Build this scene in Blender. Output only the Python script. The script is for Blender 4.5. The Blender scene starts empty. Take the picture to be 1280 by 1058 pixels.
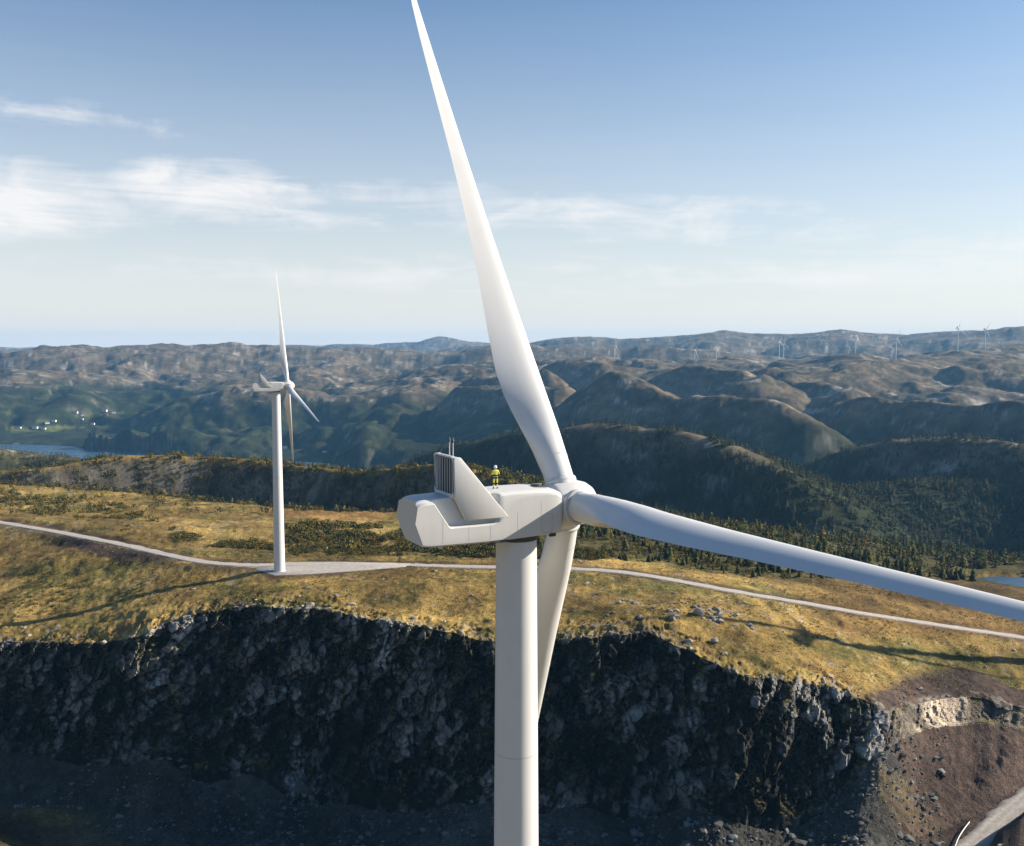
import bpy, bmesh, math, random
import numpy as np
from mathutils import Vector, Matrix
random.seed(7); RNG = np.random.default_rng(7)
R = math.radians
SC = bpy.context.scene

# ------------------------------------------------------------------ camera
F_PX, YH, CX, CY = 1179.0, 436.0, 640.0, 529.0       # focal length and horizon row in photo pixels (1280 x 1058)
CAM_Z = 300.0                                       # metres above the fjord
PITCH = math.atan((CY - YH) / F_PX)
cam_d = bpy.data.cameras.new('camera'); cam = bpy.data.objects.new('camera', cam_d)
SC.collection.objects.link(cam); SC.camera = cam
cam_d.sensor_fit = 'HORIZONTAL'; cam_d.sensor_width = 36.0; cam_d.lens = 36.0 * F_PX / 1280.0
cam_d.clip_start = 0.5; cam_d.clip_end = 60000
cam.location = (0, 0, CAM_Z); cam.rotation_euler = (R(90) - PITCH, 0, 0)

# ------------------------------------------------------------------ sun and sky
SUN_AZ, SUN_EL = R(12.0), R(25.0)                   # azimuth measured from +X (right of frame) towards +Y (away)
S = Vector((math.cos(SUN_AZ) * math.cos(SUN_EL), math.sin(SUN_AZ) * math.cos(SUN_EL), math.sin(SUN_EL)))
sun_d = bpy.data.lights.new('sun', 'SUN'); sun = bpy.data.objects.new('sun', sun_d); SC.collection.objects.link(sun)
sun_d.energy = 5.0; sun_d.angle = R(0.53); sun_d.color = (1.0, 0.90, 0.76)
sun.rotation_euler = (-S).to_track_quat('-Z', 'Y').to_euler(); sun.location = (200, 60, 600)

world = bpy.data.worlds.new('World'); SC.world = world; world.use_nodes = True
wt = world.node_tree; wn = wt.nodes; wl = wt.links; wn.clear()
def N(nt, t, **kw):
    n = nt.nodes.new(t)
    for k, v in kw.items():
        if k.startswith('i_'):
            key = k[2:]; key = int(key) if key.isdigit() else key
            n.inputs[key].default_value = v
        else: setattr(n, k, v)
    return n
sky = N(wt, 'ShaderNodeTexSky', sky_type='NISHITA', sun_disc=False, sun_elevation=SUN_EL,
        sun_rotation=math.pi / 2 - SUN_AZ, altitude=300.0, air_density=1.0, dust_density=0.9, ozone_density=2.4)
bg = N(wt, 'ShaderNodeBackground', i_Strength=0.070)
wo = N(wt, 'ShaderNodeOutputWorld')
def math_(nt, op, a, b=None, c=None, clamp=False):
    n = nt.nodes.new('ShaderNodeMath'); n.operation = op; n.use_clamp = clamp
    for i, v in enumerate((a, b, c)):
        if v is None: continue
        if isinstance(v, (int, float)): n.inputs[i].default_value = v
        else: nt.links.new(v, n.inputs[i])
    return n.outputs[0]
def ramp(nt, src, stops, interp='LINEAR'):
    n = nt.nodes.new('ShaderNodeValToRGB'); n.color_ramp.interpolation = interp
    el = n.color_ramp.elements
    while len(el) < len(stops): el.new(0.5)
    for e, (p, c) in zip(el, stops):
        e.position = p; e.color = c if len(c) == 4 else (*c, 1)
    nt.links.new(src, n.inputs[0]); return n.outputs[0]
def mixc(nt, fac, a, b, mode='MIX'):
    n = nt.nodes.new('ShaderNodeMix'); n.data_type = 'RGBA'; n.blend_type = mode; n.clamp_factor = True
    for s, v in ((0, fac), (6, a), (7, b)):
        if isinstance(v, (int, float)): n.inputs[s].default_value = v
        elif isinstance(v, tuple): n.inputs[s].default_value = (*v, 1) if len(v) == 3 else v
        else: nt.links.new(v, n.inputs[s])
    return n.outputs[2]
# thin high clouds: streaks of noise in (azimuth, elevation), part of the sky all the way round
tc = N(wt, 'ShaderNodeTexCoord'); sp = N(wt, 'ShaderNodeSeparateXYZ'); wl.new(tc.outputs['Generated'], sp.inputs[0])
azn = math_(wt, 'ARCTAN2', sp.outputs[0], sp.outputs[1]); eln = math_(wt, 'ARCSINE', sp.outputs[2])
def cloud_noise(sx, sz, off, scale, detail, rough=0.6, dist=0.4):
    cb = N(wt, 'ShaderNodeCombineXYZ'); wl.new(math_(wt, 'MULTIPLY', azn, sx), cb.inputs[0])
    wl.new(math_(wt, 'MULTIPLY_ADD', eln, sz, off), cb.inputs[1]); cb.inputs[2].default_value = off
    n = N(wt, 'ShaderNodeTexNoise', i_Scale=scale, i_Detail=detail, i_Roughness=rough, i_Distortion=dist)
    wl.new(cb.outputs[0], n.inputs['Vector']); return n.outputs['Fac']
def blob(a0, e0, wa, we):                            # a soft bank of cloud round one direction (degrees)
    da = math_(wt, 'DIVIDE', math_(wt, 'SUBTRACT', azn, R(a0)), R(wa)); de = math_(wt, 'DIVIDE', math_(wt, 'SUBTRACT', eln, R(e0)), R(we))
    q = math_(wt, 'ADD', math_(wt, 'MULTIPLY', da, da), math_(wt, 'MULTIPLY', de, de))
    return math_(wt, 'SUBTRACT', 1.0, q, clamp=True)
n1 = cloud_noise(1.0, 3.2, 3.1, 9.0, 8, 0.62, 0.7); n2 = cloud_noise(1.0, 9.0, 9.7, 5.0, 7, 0.6, 0.5)
def cl(field, lo, hi): return math_(wt, 'DIVIDE', math_(wt, 'SUBTRACT', field, lo), hi - lo, clamp=True)
banks = None
for a0, e0, wa, we, g in ((-28.5, 7.9, 9.0, 2.7, 1.1), (-17.0, 8.9, 7.5, 2.4, 1.15), (-28, 12.4, 9, 1.4, .75), (-20.0, 12.2, 5.0, .9, .55),
                          (-16, 7.4, 15, 1.2, .75), (-8.0, 9.2, 10, .9, .7), (6.0, 8.0, 17, 1.6, .8), (13, 6.9, 14, 1.3, .85),
                          (6, 4.4, 40, 1.6, .75), (29, 5.2, 10, 1.6, .8), (-52, 10, 14, 4, .9), (50, 9, 14, 4, .8), (95, 12, 20, 5, .8),
                          (-95, 9, 18, 4, .9), (140, 8, 22, 4, .9), (-150, 11, 22, 5, .9)):
    b = math_(wt, 'MULTIPLY', math_(wt, 'POWER', blob(a0, e0, wa, we), .7), g)
    banks = b if banks is None else math_(wt, 'MAXIMUM', banks, b)
n1 = cloud_noise(1.0, 1.8, 3.1, 10.0, 9, 0.62, 1.0); n2 = cloud_noise(1.0, 12.0, 9.7, 4.2, 8, 0.62, 0.9)
nz = math_(wt, 'ADD', math_(wt, 'MULTIPLY', n1, 0.55), math_(wt, 'MULTIPLY', n2, 0.45))
cm = math_(wt, 'MULTIPLY', math_(wt, 'SUBTRACT', nz, math_(wt, 'MULTIPLY_ADD', banks, -0.28, 0.62)), 4.4, clamp=True)
cm = math_(wt, 'MULTIPLY', math_(wt, 'POWER', cm, 1.1), math_(wt, 'MULTIPLY', banks, 1.3, clamp=True), clamp=True)
cm = math_(wt, 'MULTIPLY', cm, 0.85, clamp=True)
hs = N(wt, 'ShaderNodeHueSaturation', i_Saturation=1.25, i_Value=1.0); wl.new(sky.outputs[0], hs.inputs['Color'])
tint = mixc(wt, 1.0, hs.outputs[0], (.95, 1.0, 1.0), 'MULTIPLY')
veil = math_(wt, 'POWER', math_(wt, 'SUBTRACT', 1.0, math_(wt, 'DIVIDE', math_(wt, 'MAXIMUM', eln, 0.0), R(30)), clamp=True), 2.0)
veil = math_(wt, 'MULTIPLY', veil, math_(wt, 'MULTIPLY_ADD', n2, .2, .80), clamp=True)
tint = mixc(wt, veil, tint, (6.9, 6.6, 6.3))
skyc = mixc(wt, cm, tint, (7.2, 7.0, 6.9))
wl.new(skyc, bg.inputs['Color']); wl.new(bg.outputs[0], wo.inputs['Surface'])

SC.view_settings.view_transform = 'Standard'; SC.view_settings.look = 'None'
SC.view_settings.gamma = 1.0; SC.view_settings.use_curve_mapping = False; SC.view_settings.exposure = 1.0
SC.render.engine = 'CYCLES'
cy = SC.cycles; cy.use_denoising = True; cy.max_bounces = 5; cy.diffuse_bounces = 2; cy.glossy_bounces = 2
cy.volume_bounces = 1; cy.transparent_max_bounces = 6; cy.caustics_reflective = False; cy.caustics_refractive = False
cy.use_adaptive_sampling = True; cy.adaptive_threshold = 0.01

# ------------------------------------------------------------------ pixel geometry
CP, SP = math.cos(PITCH), math.sin(PITCH)
def ray(px, py):
    px = np.asarray(px, float); py = np.asarray(py, float)
    dx = (px - CX) / F_PX; v = (CY - py) / F_PX
    return dx, CP + v * SP, -SP + v * CP
def pix(px, py):                                     # azimuth from +Y and rise per metre of range
    dx, dy, dz = ray(px, py); return np.arctan2(dx, dy), dz / np.hypot(dx, dy)
def at_z(px, py, z):                                 # the point where a pixel's ray meets height z
    a, t = pix(px, py); r = (np.asarray(z) - CAM_Z) / t
    return r * np.sin(a), r * np.cos(a)

# ------------------------------------------------------------------ noise
def _h(ix, iy, iz, seed):
    n = (ix.astype(np.int64) * 374761393 + iy.astype(np.int64) * 668265263 + iz.astype(np.int64) * 2147483647 + seed * 1274126177) & 0xffffffff
    n = ((n ^ (n >> 13)) * 1274126177) & 0xffffffff
    n = ((n ^ (n >> 16)) * 2246822519) & 0xffffffff
    return (n ^ (n >> 15)) & 0xffffffff
def vh(ix, iy, iz, seed): return _h(ix, iy, iz, seed) / 4294967295.0
def perlin2(x, y, seed=0):
    xi = np.floor(x); yi = np.floor(y); fx = x - xi; fy = y - yi
    u = fx * fx * fx * (fx * (fx * 6 - 15) + 10); v = fy * fy * fy * (fy * (fy * 6 - 15) + 10)
    xi = xi.astype(np.int64); yi = yi.astype(np.int64); z0 = np.zeros_like(xi)
    def g(a, b, dx, dy):
        th = vh(a, b, z0, seed) * 6.2831853
        return np.cos(th) * dx + np.sin(th) * dy
    a = g(xi, yi, fx, fy); b = g(xi + 1, yi, fx - 1, fy); c = g(xi, yi + 1, fx, fy - 1); d = g(xi + 1, yi + 1, fx - 1, fy - 1)
    return ((a * (1 - u) + b * u) * (1 - v) + (c * (1 - u) + d * u) * v) * 1.5
def fbm(x, y, wl_, octv, seed=0, gain=.5):
    s = 0; a = 1; t = 0
    for k in range(octv):
        s = s + a * perlin2(x / wl_ * 2 ** k + 17.3 * k, y / wl_ * 2 ** k - 9.1 * k, seed + k); t += a; a *= gain
    return s / t
def ridged(x, y, wl_, octv, seed=0, gain=.5):
    s = 0; a = 1; t = 0
    for k in range(octv):
        s = s + a * np.abs(perlin2(x / wl_ * 2 ** k + 31.7 * k, y / wl_ * 2 ** k + 5.3 * k, seed + k)); t += a; a *= gain
    return s / t                                     # 0 on crease lines
def cells3(P, size, seed, want=('id',)):             # Worley: nearest cell centre, its hash and the gap to the second
    q = P / size; b = np.floor(q).astype(np.int64)
    best = np.full(len(P), 1e9); sec = np.full(len(P), 1e9); cid = np.zeros((len(P), 3)); hid = np.zeros(len(P))
    for dx in (-1, 0, 1):
        for dy in (-1, 0, 1):
            for dz in (-1, 0, 1):
                i, j, k = b[:, 0] + dx, b[:, 1] + dy, b[:, 2] + dz
                c = np.stack([i + vh(i, j, k, seed), j + vh(i, j, k, seed + 1), k + vh(i, j, k, seed + 2)], 1)
                d = ((q - c) ** 2).sum(1); m = d < best
                sec = np.where(m, best, np.minimum(sec, d)); best = np.where(m, d, best)
                cid[m] = c[m]; hid[m] = vh(i, j, k, seed + 3)[m]
    return (q - cid), hid, np.sqrt(sec) - np.sqrt(best)
def sstep(x, a, b):
    t = np.clip((x - a) / (b - a), 0, 1); return t * t * (3 - 2 * t)
def lerp(a, b, t): return a + (b - a) * t

# ------------------------------------------------------------------ object helpers
COL = SC.collection
def mesh_np(name, V, Fq, smooth=True):
    V = np.ascontiguousarray(V, np.float32).reshape(-1, 3); Fq = np.ascontiguousarray(Fq, np.int32)
    me = bpy.data.meshes.new(name); n = Fq.shape[1]
    me.vertices.add(len(V)); me.vertices.foreach_set('co', V.ravel())
    me.loops.add(Fq.size); me.loops.foreach_set('vertex_index', Fq.ravel())
    me.polygons.add(len(Fq)); me.polygons.foreach_set('loop_start', np.arange(0, Fq.size, n, dtype=np.int32))
    sm = np.full(len(Fq), bool(smooth)) if np.isscalar(smooth) else np.asarray(smooth, bool)
    me.polygons.foreach_set('use_smooth', sm)
    me.update(calc_edges=True); return me
def set_col(me, C, name='Col'):
    a = me.color_attributes.new(name, 'FLOAT_COLOR', 'POINT')
    C4 = np.concatenate([C, np.ones((len(C), 1))], 1).astype(np.float32) if C.shape[1] == 3 else C.astype(np.float32)
    a.data.foreach_set('color', C4.ravel())
def link(o, parent=None):
    COL.objects.link(o)
    if parent is not None: o.parent = parent
    return o
def ob(name, me, mat=None, parent=None):
    o = bpy.data.objects.new(name, me)
    if mat is not None and me is not None and len(me.materials) == 0: me.materials.append(mat)
    return link(o, parent)
def tag(o, label=None, cat=None, group=None, kind=None):
    if label: o['label'] = label
    if cat: o['category'] = cat
    if group: o['group'] = group
    if kind: o['kind'] = kind
    return o
def empty(name, loc=(0, 0, 0), rz=0):
    o = bpy.data.objects.new(name, None); o.location = loc; o.rotation_euler = (0, 0, rz); o.empty_display_size = 1; return link(o)
class MB:                                             # collects faces of ONE part
    def __init__(s): s.v = []; s.f = []
    def add(s, V, Fs):
        b = len(s.v); s.v += [tuple(map(float, p)) for p in V]; s.f += [tuple(i + b for i in f) for f in Fs]; return s
    def box(s, c, d, M=None):
        x, y, z = [q / 2 for q in d]; pts = [Vector((i * x, j * y, k * z)) for i in (-1, 1) for j in (-1, 1) for k in (-1, 1)]
        pts = [(M @ p if M else p) + Vector(c) for p in pts]
        return s.add(pts, [(0, 1, 3, 2), (4, 6, 7, 5), (0, 4, 5, 1), (2, 3, 7, 6), (0, 2, 6, 4), (1, 5, 7, 3)])
    def rings(s, rings, closed=True, cap=True):
        n = len(rings[0]); b = len(s.v); V = [p for r in rings for p in r]; Fs = []
        for i in range(len(rings) - 1):
            for j in range(n if closed else n - 1):
                k = (j + 1) % n; Fs.append((i * n + j, i * n + k, (i + 1) * n + k, (i + 1) * n + j))
        if cap: Fs.append(tuple(reversed(range(n)))); Fs.append(tuple((len(rings) - 1) * n + j for j in range(n)))
        return s.add(V, Fs)
    def lathe(s, prof, n=48, M=None, cap=True):       # profile of (radius, height) round local Z
        rs = []
        for r, h in prof:
            ring = [Vector((r * math.cos(2 * math.pi * k / n), r * math.sin(2 * math.pi * k / n), h)) for k in range(n)]
            rs.append([M @ p if M else p for p in ring])
        return s.rings(rs, True, cap)
    def tube(s, pts, rad, n=8, closed=False):
        P = [Vector(p) for p in pts]; rs = []
        m = len(P)
        for i in range(m):
            t = (P[(i + 1) % m] - P[i - 1]) if closed else (P[min(i + 1, m - 1)] - P[max(i - 1, 0)])
            t.normalize(); a = t.cross(Vector((0, 0, 1)))
            if a.length < 1e-3: a = t.cross(Vector((0, 1, 0)))
            a.normalize(); b = t.cross(a); r = rad[i] if isinstance(rad, (list, tuple)) else rad
            rs.append([P[i] + (a * math.cos(2 * math.pi * k / n) + b * math.sin(2 * math.pi * k / n)) * r for k in range(n)])
        if closed: rs.append(rs[0])
        return s.rings(rs, True, not closed)
    def prism(s, poly, w0, w1, ax='w'):               # polygon of (u, z), extruded along w
        a = [(u, w0, z) for u, z in poly]; b = [(u, w1, z) for u, z in poly]; n = len(poly)
        return s.add(a + b, [tuple(range(n)), tuple(reversed(range(n, 2 * n)))] + [(i, i + n, (i + 1) % n + n, (i + 1) % n) for i in range(n)])
    def mesh(s, name, bevel=0.0, seg=2, smooth=40):
        me = bpy.data.meshes.new(name); me.from_pydata(s.v, [], s.f)
        bm = bmesh.new(); bm.from_mesh(me); bmesh.ops.recalc_face_normals(bm, faces=bm.faces)
        if bevel: bmesh.ops.bevel(bm, geom=[e for e in bm.edges if len(e.link_faces) == 2 and e.calc_face_angle() > R(25)],
                                  offset=bevel, segments=seg, profile=.5, affect='EDGES', clamp_overlap=True)
        for f in bm.faces: f.smooth = True
        for e in bm.edges:
            if len(e.link_faces) == 2 and e.calc_face_angle() > R(smooth): e.smooth = False
        bm.to_mesh(me); bm.free(); return me
    def build(s, name, mat, parent=None, **kw): return ob(name, s.mesh(name, **kw), mat, parent)

# ------------------------------------------------------------------ materials
def new_mat(name):
    m = bpy.data.materials.new(name); m.use_nodes = True; nt = m.node_tree
    b = nt.nodes['Principled BSDF']; return m, nt, b
def simple(name, col, rough=.6, var=.12, scale=6.0, metal=0.0, spec=.4):
    m, nt, b = new_mat(name)
    t = N(nt, 'ShaderNodeTexCoord'); n = N(nt, 'ShaderNodeTexNoise', i_Scale=scale, i_Detail=5); nt.links.new(t.outputs['Object'], n.inputs['Vector'])
    c = ramp(nt, n.outputs['Fac'], [(.3, tuple(q * (1 - var) for q in col)), (.7, tuple(min(1, q * (1 + var)) for q in col))])
    nt.links.new(c, b.inputs['Base Color']); b.inputs['Roughness'].default_value = rough
    b.inputs['Metallic'].default_value = metal; b.inputs['Specular IOR Level'].default_value = spec
    return m
def paint_mat(name, col, rough=.38):                  # light grey gel coat with faint streaks and dirt
    m, nt, b = new_mat(name); t = N(nt, 'ShaderNodeTexCoord')
    mp = N(nt, 'ShaderNodeMapping'); mp.inputs['Scale'].default_value = (1.6, 1.6, .12); nt.links.new(t.outputs['Object'], mp.inputs[0])
    n = N(nt, 'ShaderNodeTexNoise', i_Scale=1.3, i_Detail=7, i_Roughness=.65); nt.links.new(mp.outputs[0], n.inputs['Vector'])
    n2 = N(nt, 'ShaderNodeTexNoise', i_Scale=.35, i_Detail=3); nt.links.new(t.outputs['Object'], n2.inputs['Vector'])
    f = math_(nt, 'MULTIPLY', n.outputs['Fac'], n2.outputs['Fac'])
    c = ramp(nt, f, [(.06, tuple(q * .93 for q in col)), (.24, col), (.5, tuple(min(1, q * 1.03) for q in col))])
    nt.links.new(c, b.inputs['Base Color']); b.inputs['Roughness'].default_value = rough; b.inputs['Specular IOR Level'].default_value = .35
    return m
M = {}
M['tower'] = paint_mat('tower_paint', (.60, .595, .58)); M['blade'] = paint_mat('blade_gelcoat', (.62, .615, .60), .42)
M['nacelle'] = paint_mat('nacelle_gelcoat', (.58, .575, .555), .45)
M['seam'] = simple('seam_sealant', (.36, .36, .35), .7); M['dark'] = simple('dark_steel', (.045, .05, .06), .5)
M['grille'] = simple('radiator_fins', (.03, .035, .045), .6); M['alu'] = simple('aluminium', (.55, .55, .54), .4, metal=.2)
M['rubber'] = simple('black_rubber', (.02, .02, .022), .8)
M['gravel'] = simple('gravel', (.34, .30, .27), .95, .28, .9, spec=.1)

def ground_mat():
    m, nt, b = new_mat('ground_cover')
    at = N(nt, 'ShaderNodeAttribute', attribute_name='Col'); ge = N(nt, 'ShaderNodeNewGeometry')
    def nz(sc, det, ro=.6):
        n = N(nt, 'ShaderNodeTexNoise', i_Scale=sc, i_Detail=det, i_Roughness=ro); nt.links.new(ge.outputs['Position'], n.inputs['Vector']); return n.outputs['Fac']
    a = nz(.55, 6, .7); c = nz(.045, 5, .65); d = nz(2.2, 3)
    f = math_(nt, 'MULTIPLY', ramp(nt, a, [(.28, (.55,) * 3), (.5, (1,) * 3), (.72, (1.5,) * 3)]), ramp(nt, c, [(.32, (.66,) * 3), (.68, (1.35,) * 3)]))
    e_ = nz(.011, 8, .72); f = math_(nt, 'MULTIPLY', f, ramp(nt, e_, [(.34, (.42,) * 3), (.5, (1,) * 3), (.66, (1.6,) * 3)])); f = math_(nt, 'MULTIPLY', f, ramp(nt, d, [(.3, (.68,) * 3), (.7, (1.34,) * 3)])); col = mixc(nt, 1.0, at.outputs['Color'], f, 'MULTIPLY')
    nt.links.new(col, b.inputs['Base Color']); b.inputs['Roughness'].default_value = .95; b.inputs['Specular IOR Level'].default_value = .08
    bp = N(nt, 'ShaderNodeBump', i_Strength=.85, i_Distance=.7); nt.links.new(math_(nt, 'ADD', a, math_(nt, 'MULTIPLY', d, .35)), bp.inputs['Height'])
    nt.links.new(bp.outputs[0], b.inputs['Normal']); return m
M['ground'] = ground_mat()
def attr_mat(name, rough=.9, var=.35, scale=1.0, trans=0.0):
    m, nt, b = new_mat(name); at = N(nt, 'ShaderNodeAttribute', attribute_name='Col'); ge = N(nt, 'ShaderNodeNewGeometry')
    n = N(nt, 'ShaderNodeTexNoise', i_Scale=scale, i_Detail=4, i_Roughness=.65); nt.links.new(ge.outputs['Position'], n.inputs['Vector'])
    f = ramp(nt, n.outputs['Fac'], [(.3, (1 - var,) * 3), (.7, (1 + var,) * 3)])
    nt.links.new(mixc(nt, 1.0, at.outputs['Color'], f, 'MULTIPLY'), b.inputs['Base Color'])
    b.inputs['Roughness'].default_value = rough; b.inputs['Specular IOR Level'].default_value = .1
    return m
M['leaf'] = attr_mat('foliage'); M['stone'] = attr_mat('loose_stone', .9, .3, 2.5)
def water_mat(name, deep):
    m, nt, b = new_mat(name); ge = N(nt, 'ShaderNodeNewGeometry')
    n = N(nt, 'ShaderNodeTexNoise', i_Scale=.02, i_Detail=4); nt.links.new(ge.outputs['Position'], n.inputs['Vector'])
    n2 = N(nt, 'ShaderNodeTexNoise', i_Scale=.6, i_Detail=3); nt.links.new(ge.outputs['Position'], n2.inputs['Vector'])
    b.inputs['Base Color'].default_value = (*deep, 1); b.inputs['IOR'].default_value = 1.33
    nt.links.new(ramp(nt, n.outputs['Fac'], [(.35, (.22,) * 3), (.65, (.42,) * 3)]), b.inputs['Roughness'])
    bp = N(nt, 'ShaderNodeBump', i_Strength=.25, i_Distance=.3); nt.links.new(n2.outputs['Fac'], bp.inputs['Height']); nt.links.new(bp.outputs[0], b.inputs['Normal'])
    return m
M['water'] = water_mat('fjord_water', (.03, .07, .12))

# ================================================================== TERRAIN
# columns of azimuth: dense across the view, coarse all the way round behind the camera
AZ = np.concatenate([np.radians(np.arange(-180, -60, 5.0)), np.radians(np.arange(-60, -30.5, .9)), np.linspace(R(-30.5), R(30.5), 810),
                     np.radians(np.arange(31.4, 60, .9)), np.radians(np.arange(60, 180.1, 5.0))])
AZ = np.unique(np.round(AZ, 9)); NC = len(AZ)
PXC = CX + F_PX * np.tan(np.clip(AZ, R(-60), R(60)))    # photo column of each azimuth (near the horizon)
def curve(pts, col=1):
    p = np.array(pts, float); a = pix(p[:, 0], p[:, 1])[0] if p.shape[1] > 2 else pix(p[:, 0], np.full(len(p), 700.))[0]
    return a, p
def rim_keys():
    p = np.array([(-500, 812, 189), (-200, 808, 191), (0, 803, 193), (60, 803, 194), (115, 806, 195), (150, 800, 197.5), (185, 790, 201), (240, 769, 205), (330, 759, 208.5), (420, 766, 210),
                  (500, 782, 210), (560, 790, 209), (600, 803, 208), (640, 803, 208), (700, 802, 208), (760, 797, 209), (810, 792, 210), (870, 818, 207),
                  (930, 845, 203), (1000, 858, 198.5), (1060, 870, 194), (1110, 890, 189.5), (1160, 878, 187.5), (1215, 872, 185.5), (1280, 886, 181.5), (1500, 905, 176), (1900, 930, 172)], float)
    a, t = pix(p[:, 0], p[:, 1]); r = (p[:, 2] - CAM_Z) / t
    return np.interp(AZ, a, r), np.interp(AZ, a, p[:, 2])
r_rim, z_rim = rim_keys()
wob = fbm(AZ * 300, AZ * 0 + 3.3, 26, 6, 5, .62)
r_rim0 = r_rim + 5 * fbm(AZ * 300, AZ * 0 + 3.3, 40, 2, 5) * (np.abs(AZ) < R(60)); r_rim = r_rim + 6.5 * wob * (np.abs(AZ) < R(60)) * lerp(1, .3, sstep(PXC, 1070, 1130))
p = np.array([(-500, 930, 21), (0, 930, 21), (70, 945, 20), (160, 960, 19), (205, 930, 20), (260, 985, 18), (320, 955, 19), (370, 1015, 17), (440, 1000, 17), (500, 1020, 16), (560, 1010, 17), (640, 1015, 16), (720, 1005, 17), (800, 1028, 17), (870, 1015, 18), (950, 1040, 17), (1010, 1030, 16), (1055, 990, 14), (1090, 950, 11), (1130, 918, 9), (1175, 907, 7), (1215, 900, 6), (1250, 905, 7), (1280, 915, 7), (1500, 935, 8)], float)
a, t = pix(p[:, 0], p[:, 1]); dr = np.interp(AZ, a, p[:, 2]); r_foot = np.minimum(r_rim0 - dr, r_rim - 4); tf = np.interp(AZ, a, t) + .022 * fbm(AZ * 300, AZ * 0 + 8.1, 34, 4, 9) * (np.abs(AZ) < R(60)); tf = np.where(PXC > 1040, lerp(tf, np.interp(AZ, a, t), sstep(PXC, 1040, 1110)), tf); z_foot = CAM_Z + tf * r_foot
z_foot = np.minimum(z_foot, z_rim - 3)
p = np.array([(-500, 1030, 40), (0, 1030, 38), (160, 1085, 38), (480, 1100, 38), (800, 1110, 36), (960, 1105, 34), (1060, 1085, 33), (1130, 1055, 30), (1215, 1040, 34), (1280, 988, 26), (1500, 990, 26)], float)
a, t = pix(p[:, 0], p[:, 1]); dr = np.interp(AZ, a, p[:, 2]); r_ap = r_foot - dr; z_ap = np.minimum(CAM_Z + np.interp(AZ, a, t) * r_ap, z_foot - 1)
p = np.array([(-400, 640, 208), (0, 652, 209), (130, 675, 210), (240, 700, 211), (300, 706, 211), (350, 712, 210.6), (430, 708, 210.6), (510, 706, 210.6), (640, 706, 210.4), (720, 709, 209.4), (800, 717, 208.4), (900, 735, 204.8), (1000, 752, 200.8), (1100, 769, 196.5), (1200, 784, 191.8), (1280, 796, 188), (1600, 840, 180)], float)
a, t = pix(p[:, 0], p[:, 1]); r_rd = np.interp(AZ, a, (p[:, 2] - CAM_Z) / t); z_rd = np.interp(AZ, a, p[:, 2])
p = np.array([(-400, 600, 207), (0, 604, 206), (100, 611, 206), (200, 619, 205), (300, 630, 203), (380, 636, 203), (480, 640, 202), (560, 636, 203), (640, 626, 203), (700, 632, 200), (760, 634, 198), (900, 652, 193), (1050, 672, 186), (1150, 684, 181), (1280, 700, 175), (1600, 720, 170)], float)
a, t = pix(p[:, 0], p[:, 1]); r_pe = np.interp(AZ, a, (p[:, 2] - CAM_Z) / t); z_pe = np.interp(AZ, a, p[:, 2])
r_pe = np.maximum(r_pe, r_rd + 60)
p = np.array([(-400, 748, 191), (0, 745, 197.5), (133, 750, 201), (200, 737, 205), (270, 728, 207.5), (345, 732, 209.5), (500, 742, 211), (640, 750, 210.5), (850, 765, 209.5), (960, 785, 204), (1010, 792, 201), (1100, 806, 195.5), (1200, 824, 189), (1280, 838, 184.5), (1500, 860, 178)], float)
a, t = pix(p[:, 0], p[:, 1]); r_md = np.interp(AZ, a, (p[:, 2] - CAM_Z) / t); z_md = np.interp(AZ, a, p[:, 2]); r_md = np.clip(r_md, r_rim + 6, r_rd - 8)
def smooth_c(q, n):
    for _ in range(n): q = np.concatenate([q[:1], (q[:-2] + 2 * q[1:-1] + q[2:]) / 4, q[-1:]])
    return q
r_foot = np.minimum(smooth_c(r_foot, 260), r_rim - 3); z_foot = np.minimum(smooth_c(z_foot, 260), z_rim - 2.5); r_ap = smooth_c(r_ap, 400); z_ap = np.minimum(smooth_c(z_ap, 400) - 3.5 * (1 - sstep(PXC, 1000, 1100)), z_foot - 1)
r_foot = r_foot + 2.2 * fbm(AZ * 300, AZ * 0 + 5.7, 9, 4, 19) * (np.abs(AZ) < R(60)); r_foot = np.minimum(r_foot, r_rim - 3)
r_tl = r_foot - 13; z_tl = lerp(z_foot, z_ap, .62)
lft = 1 - sstep(PXC, 430, 640)                           # 1 on the fjord side
KR = [np.zeros(NC), np.full(NC, 105.), np.full(NC, 165.), r_ap, r_tl, r_foot, r_rim, r_md, r_rd, r_pe, r_pe + 55, r_pe + 200,
      np.full(NC, 1150.), np.full(NC, 1700.), np.full(NC, 2050.), np.full(NC, 2500.), 3020. + 330 * (1 - sstep(PXC, 0, 190)), 3230. + 330 * (1 - sstep(PXC, 0, 190)), np.full(NC, 4000.), np.full(NC, 5000.), np.full(NC, 6000.), np.full(NC, 9000.), np.full(NC, 12000.)]
right_z = lerp(np.full(NC, 205.), np.full(NC, 205.), .5)
KZ = [np.full(NC, 206.), np.full(NC, 205.), np.full(NC, 192.), z_ap, z_tl, z_foot, z_rim, z_md, z_rd, z_pe, z_pe - 24, z_pe - 70,
      lerp(80., 70., lft), lerp(80., 20., lft), lerp(90., -12., lft), lerp(110., -12., lft), lerp(130., -9., lft), lerp(150., 16., lft), lerp(205., 140., lft), lerp(225., 225., lft), lerp(235., 240., lft), lerp(260., 240., lft), lerp(270., 260., lft)]
KR = np.array(KR); KZ = np.array(KZ)
for k in range(1, len(KR)): KR[k] = np.maximum(KR[k], KR[k - 1] + 1)
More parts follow.
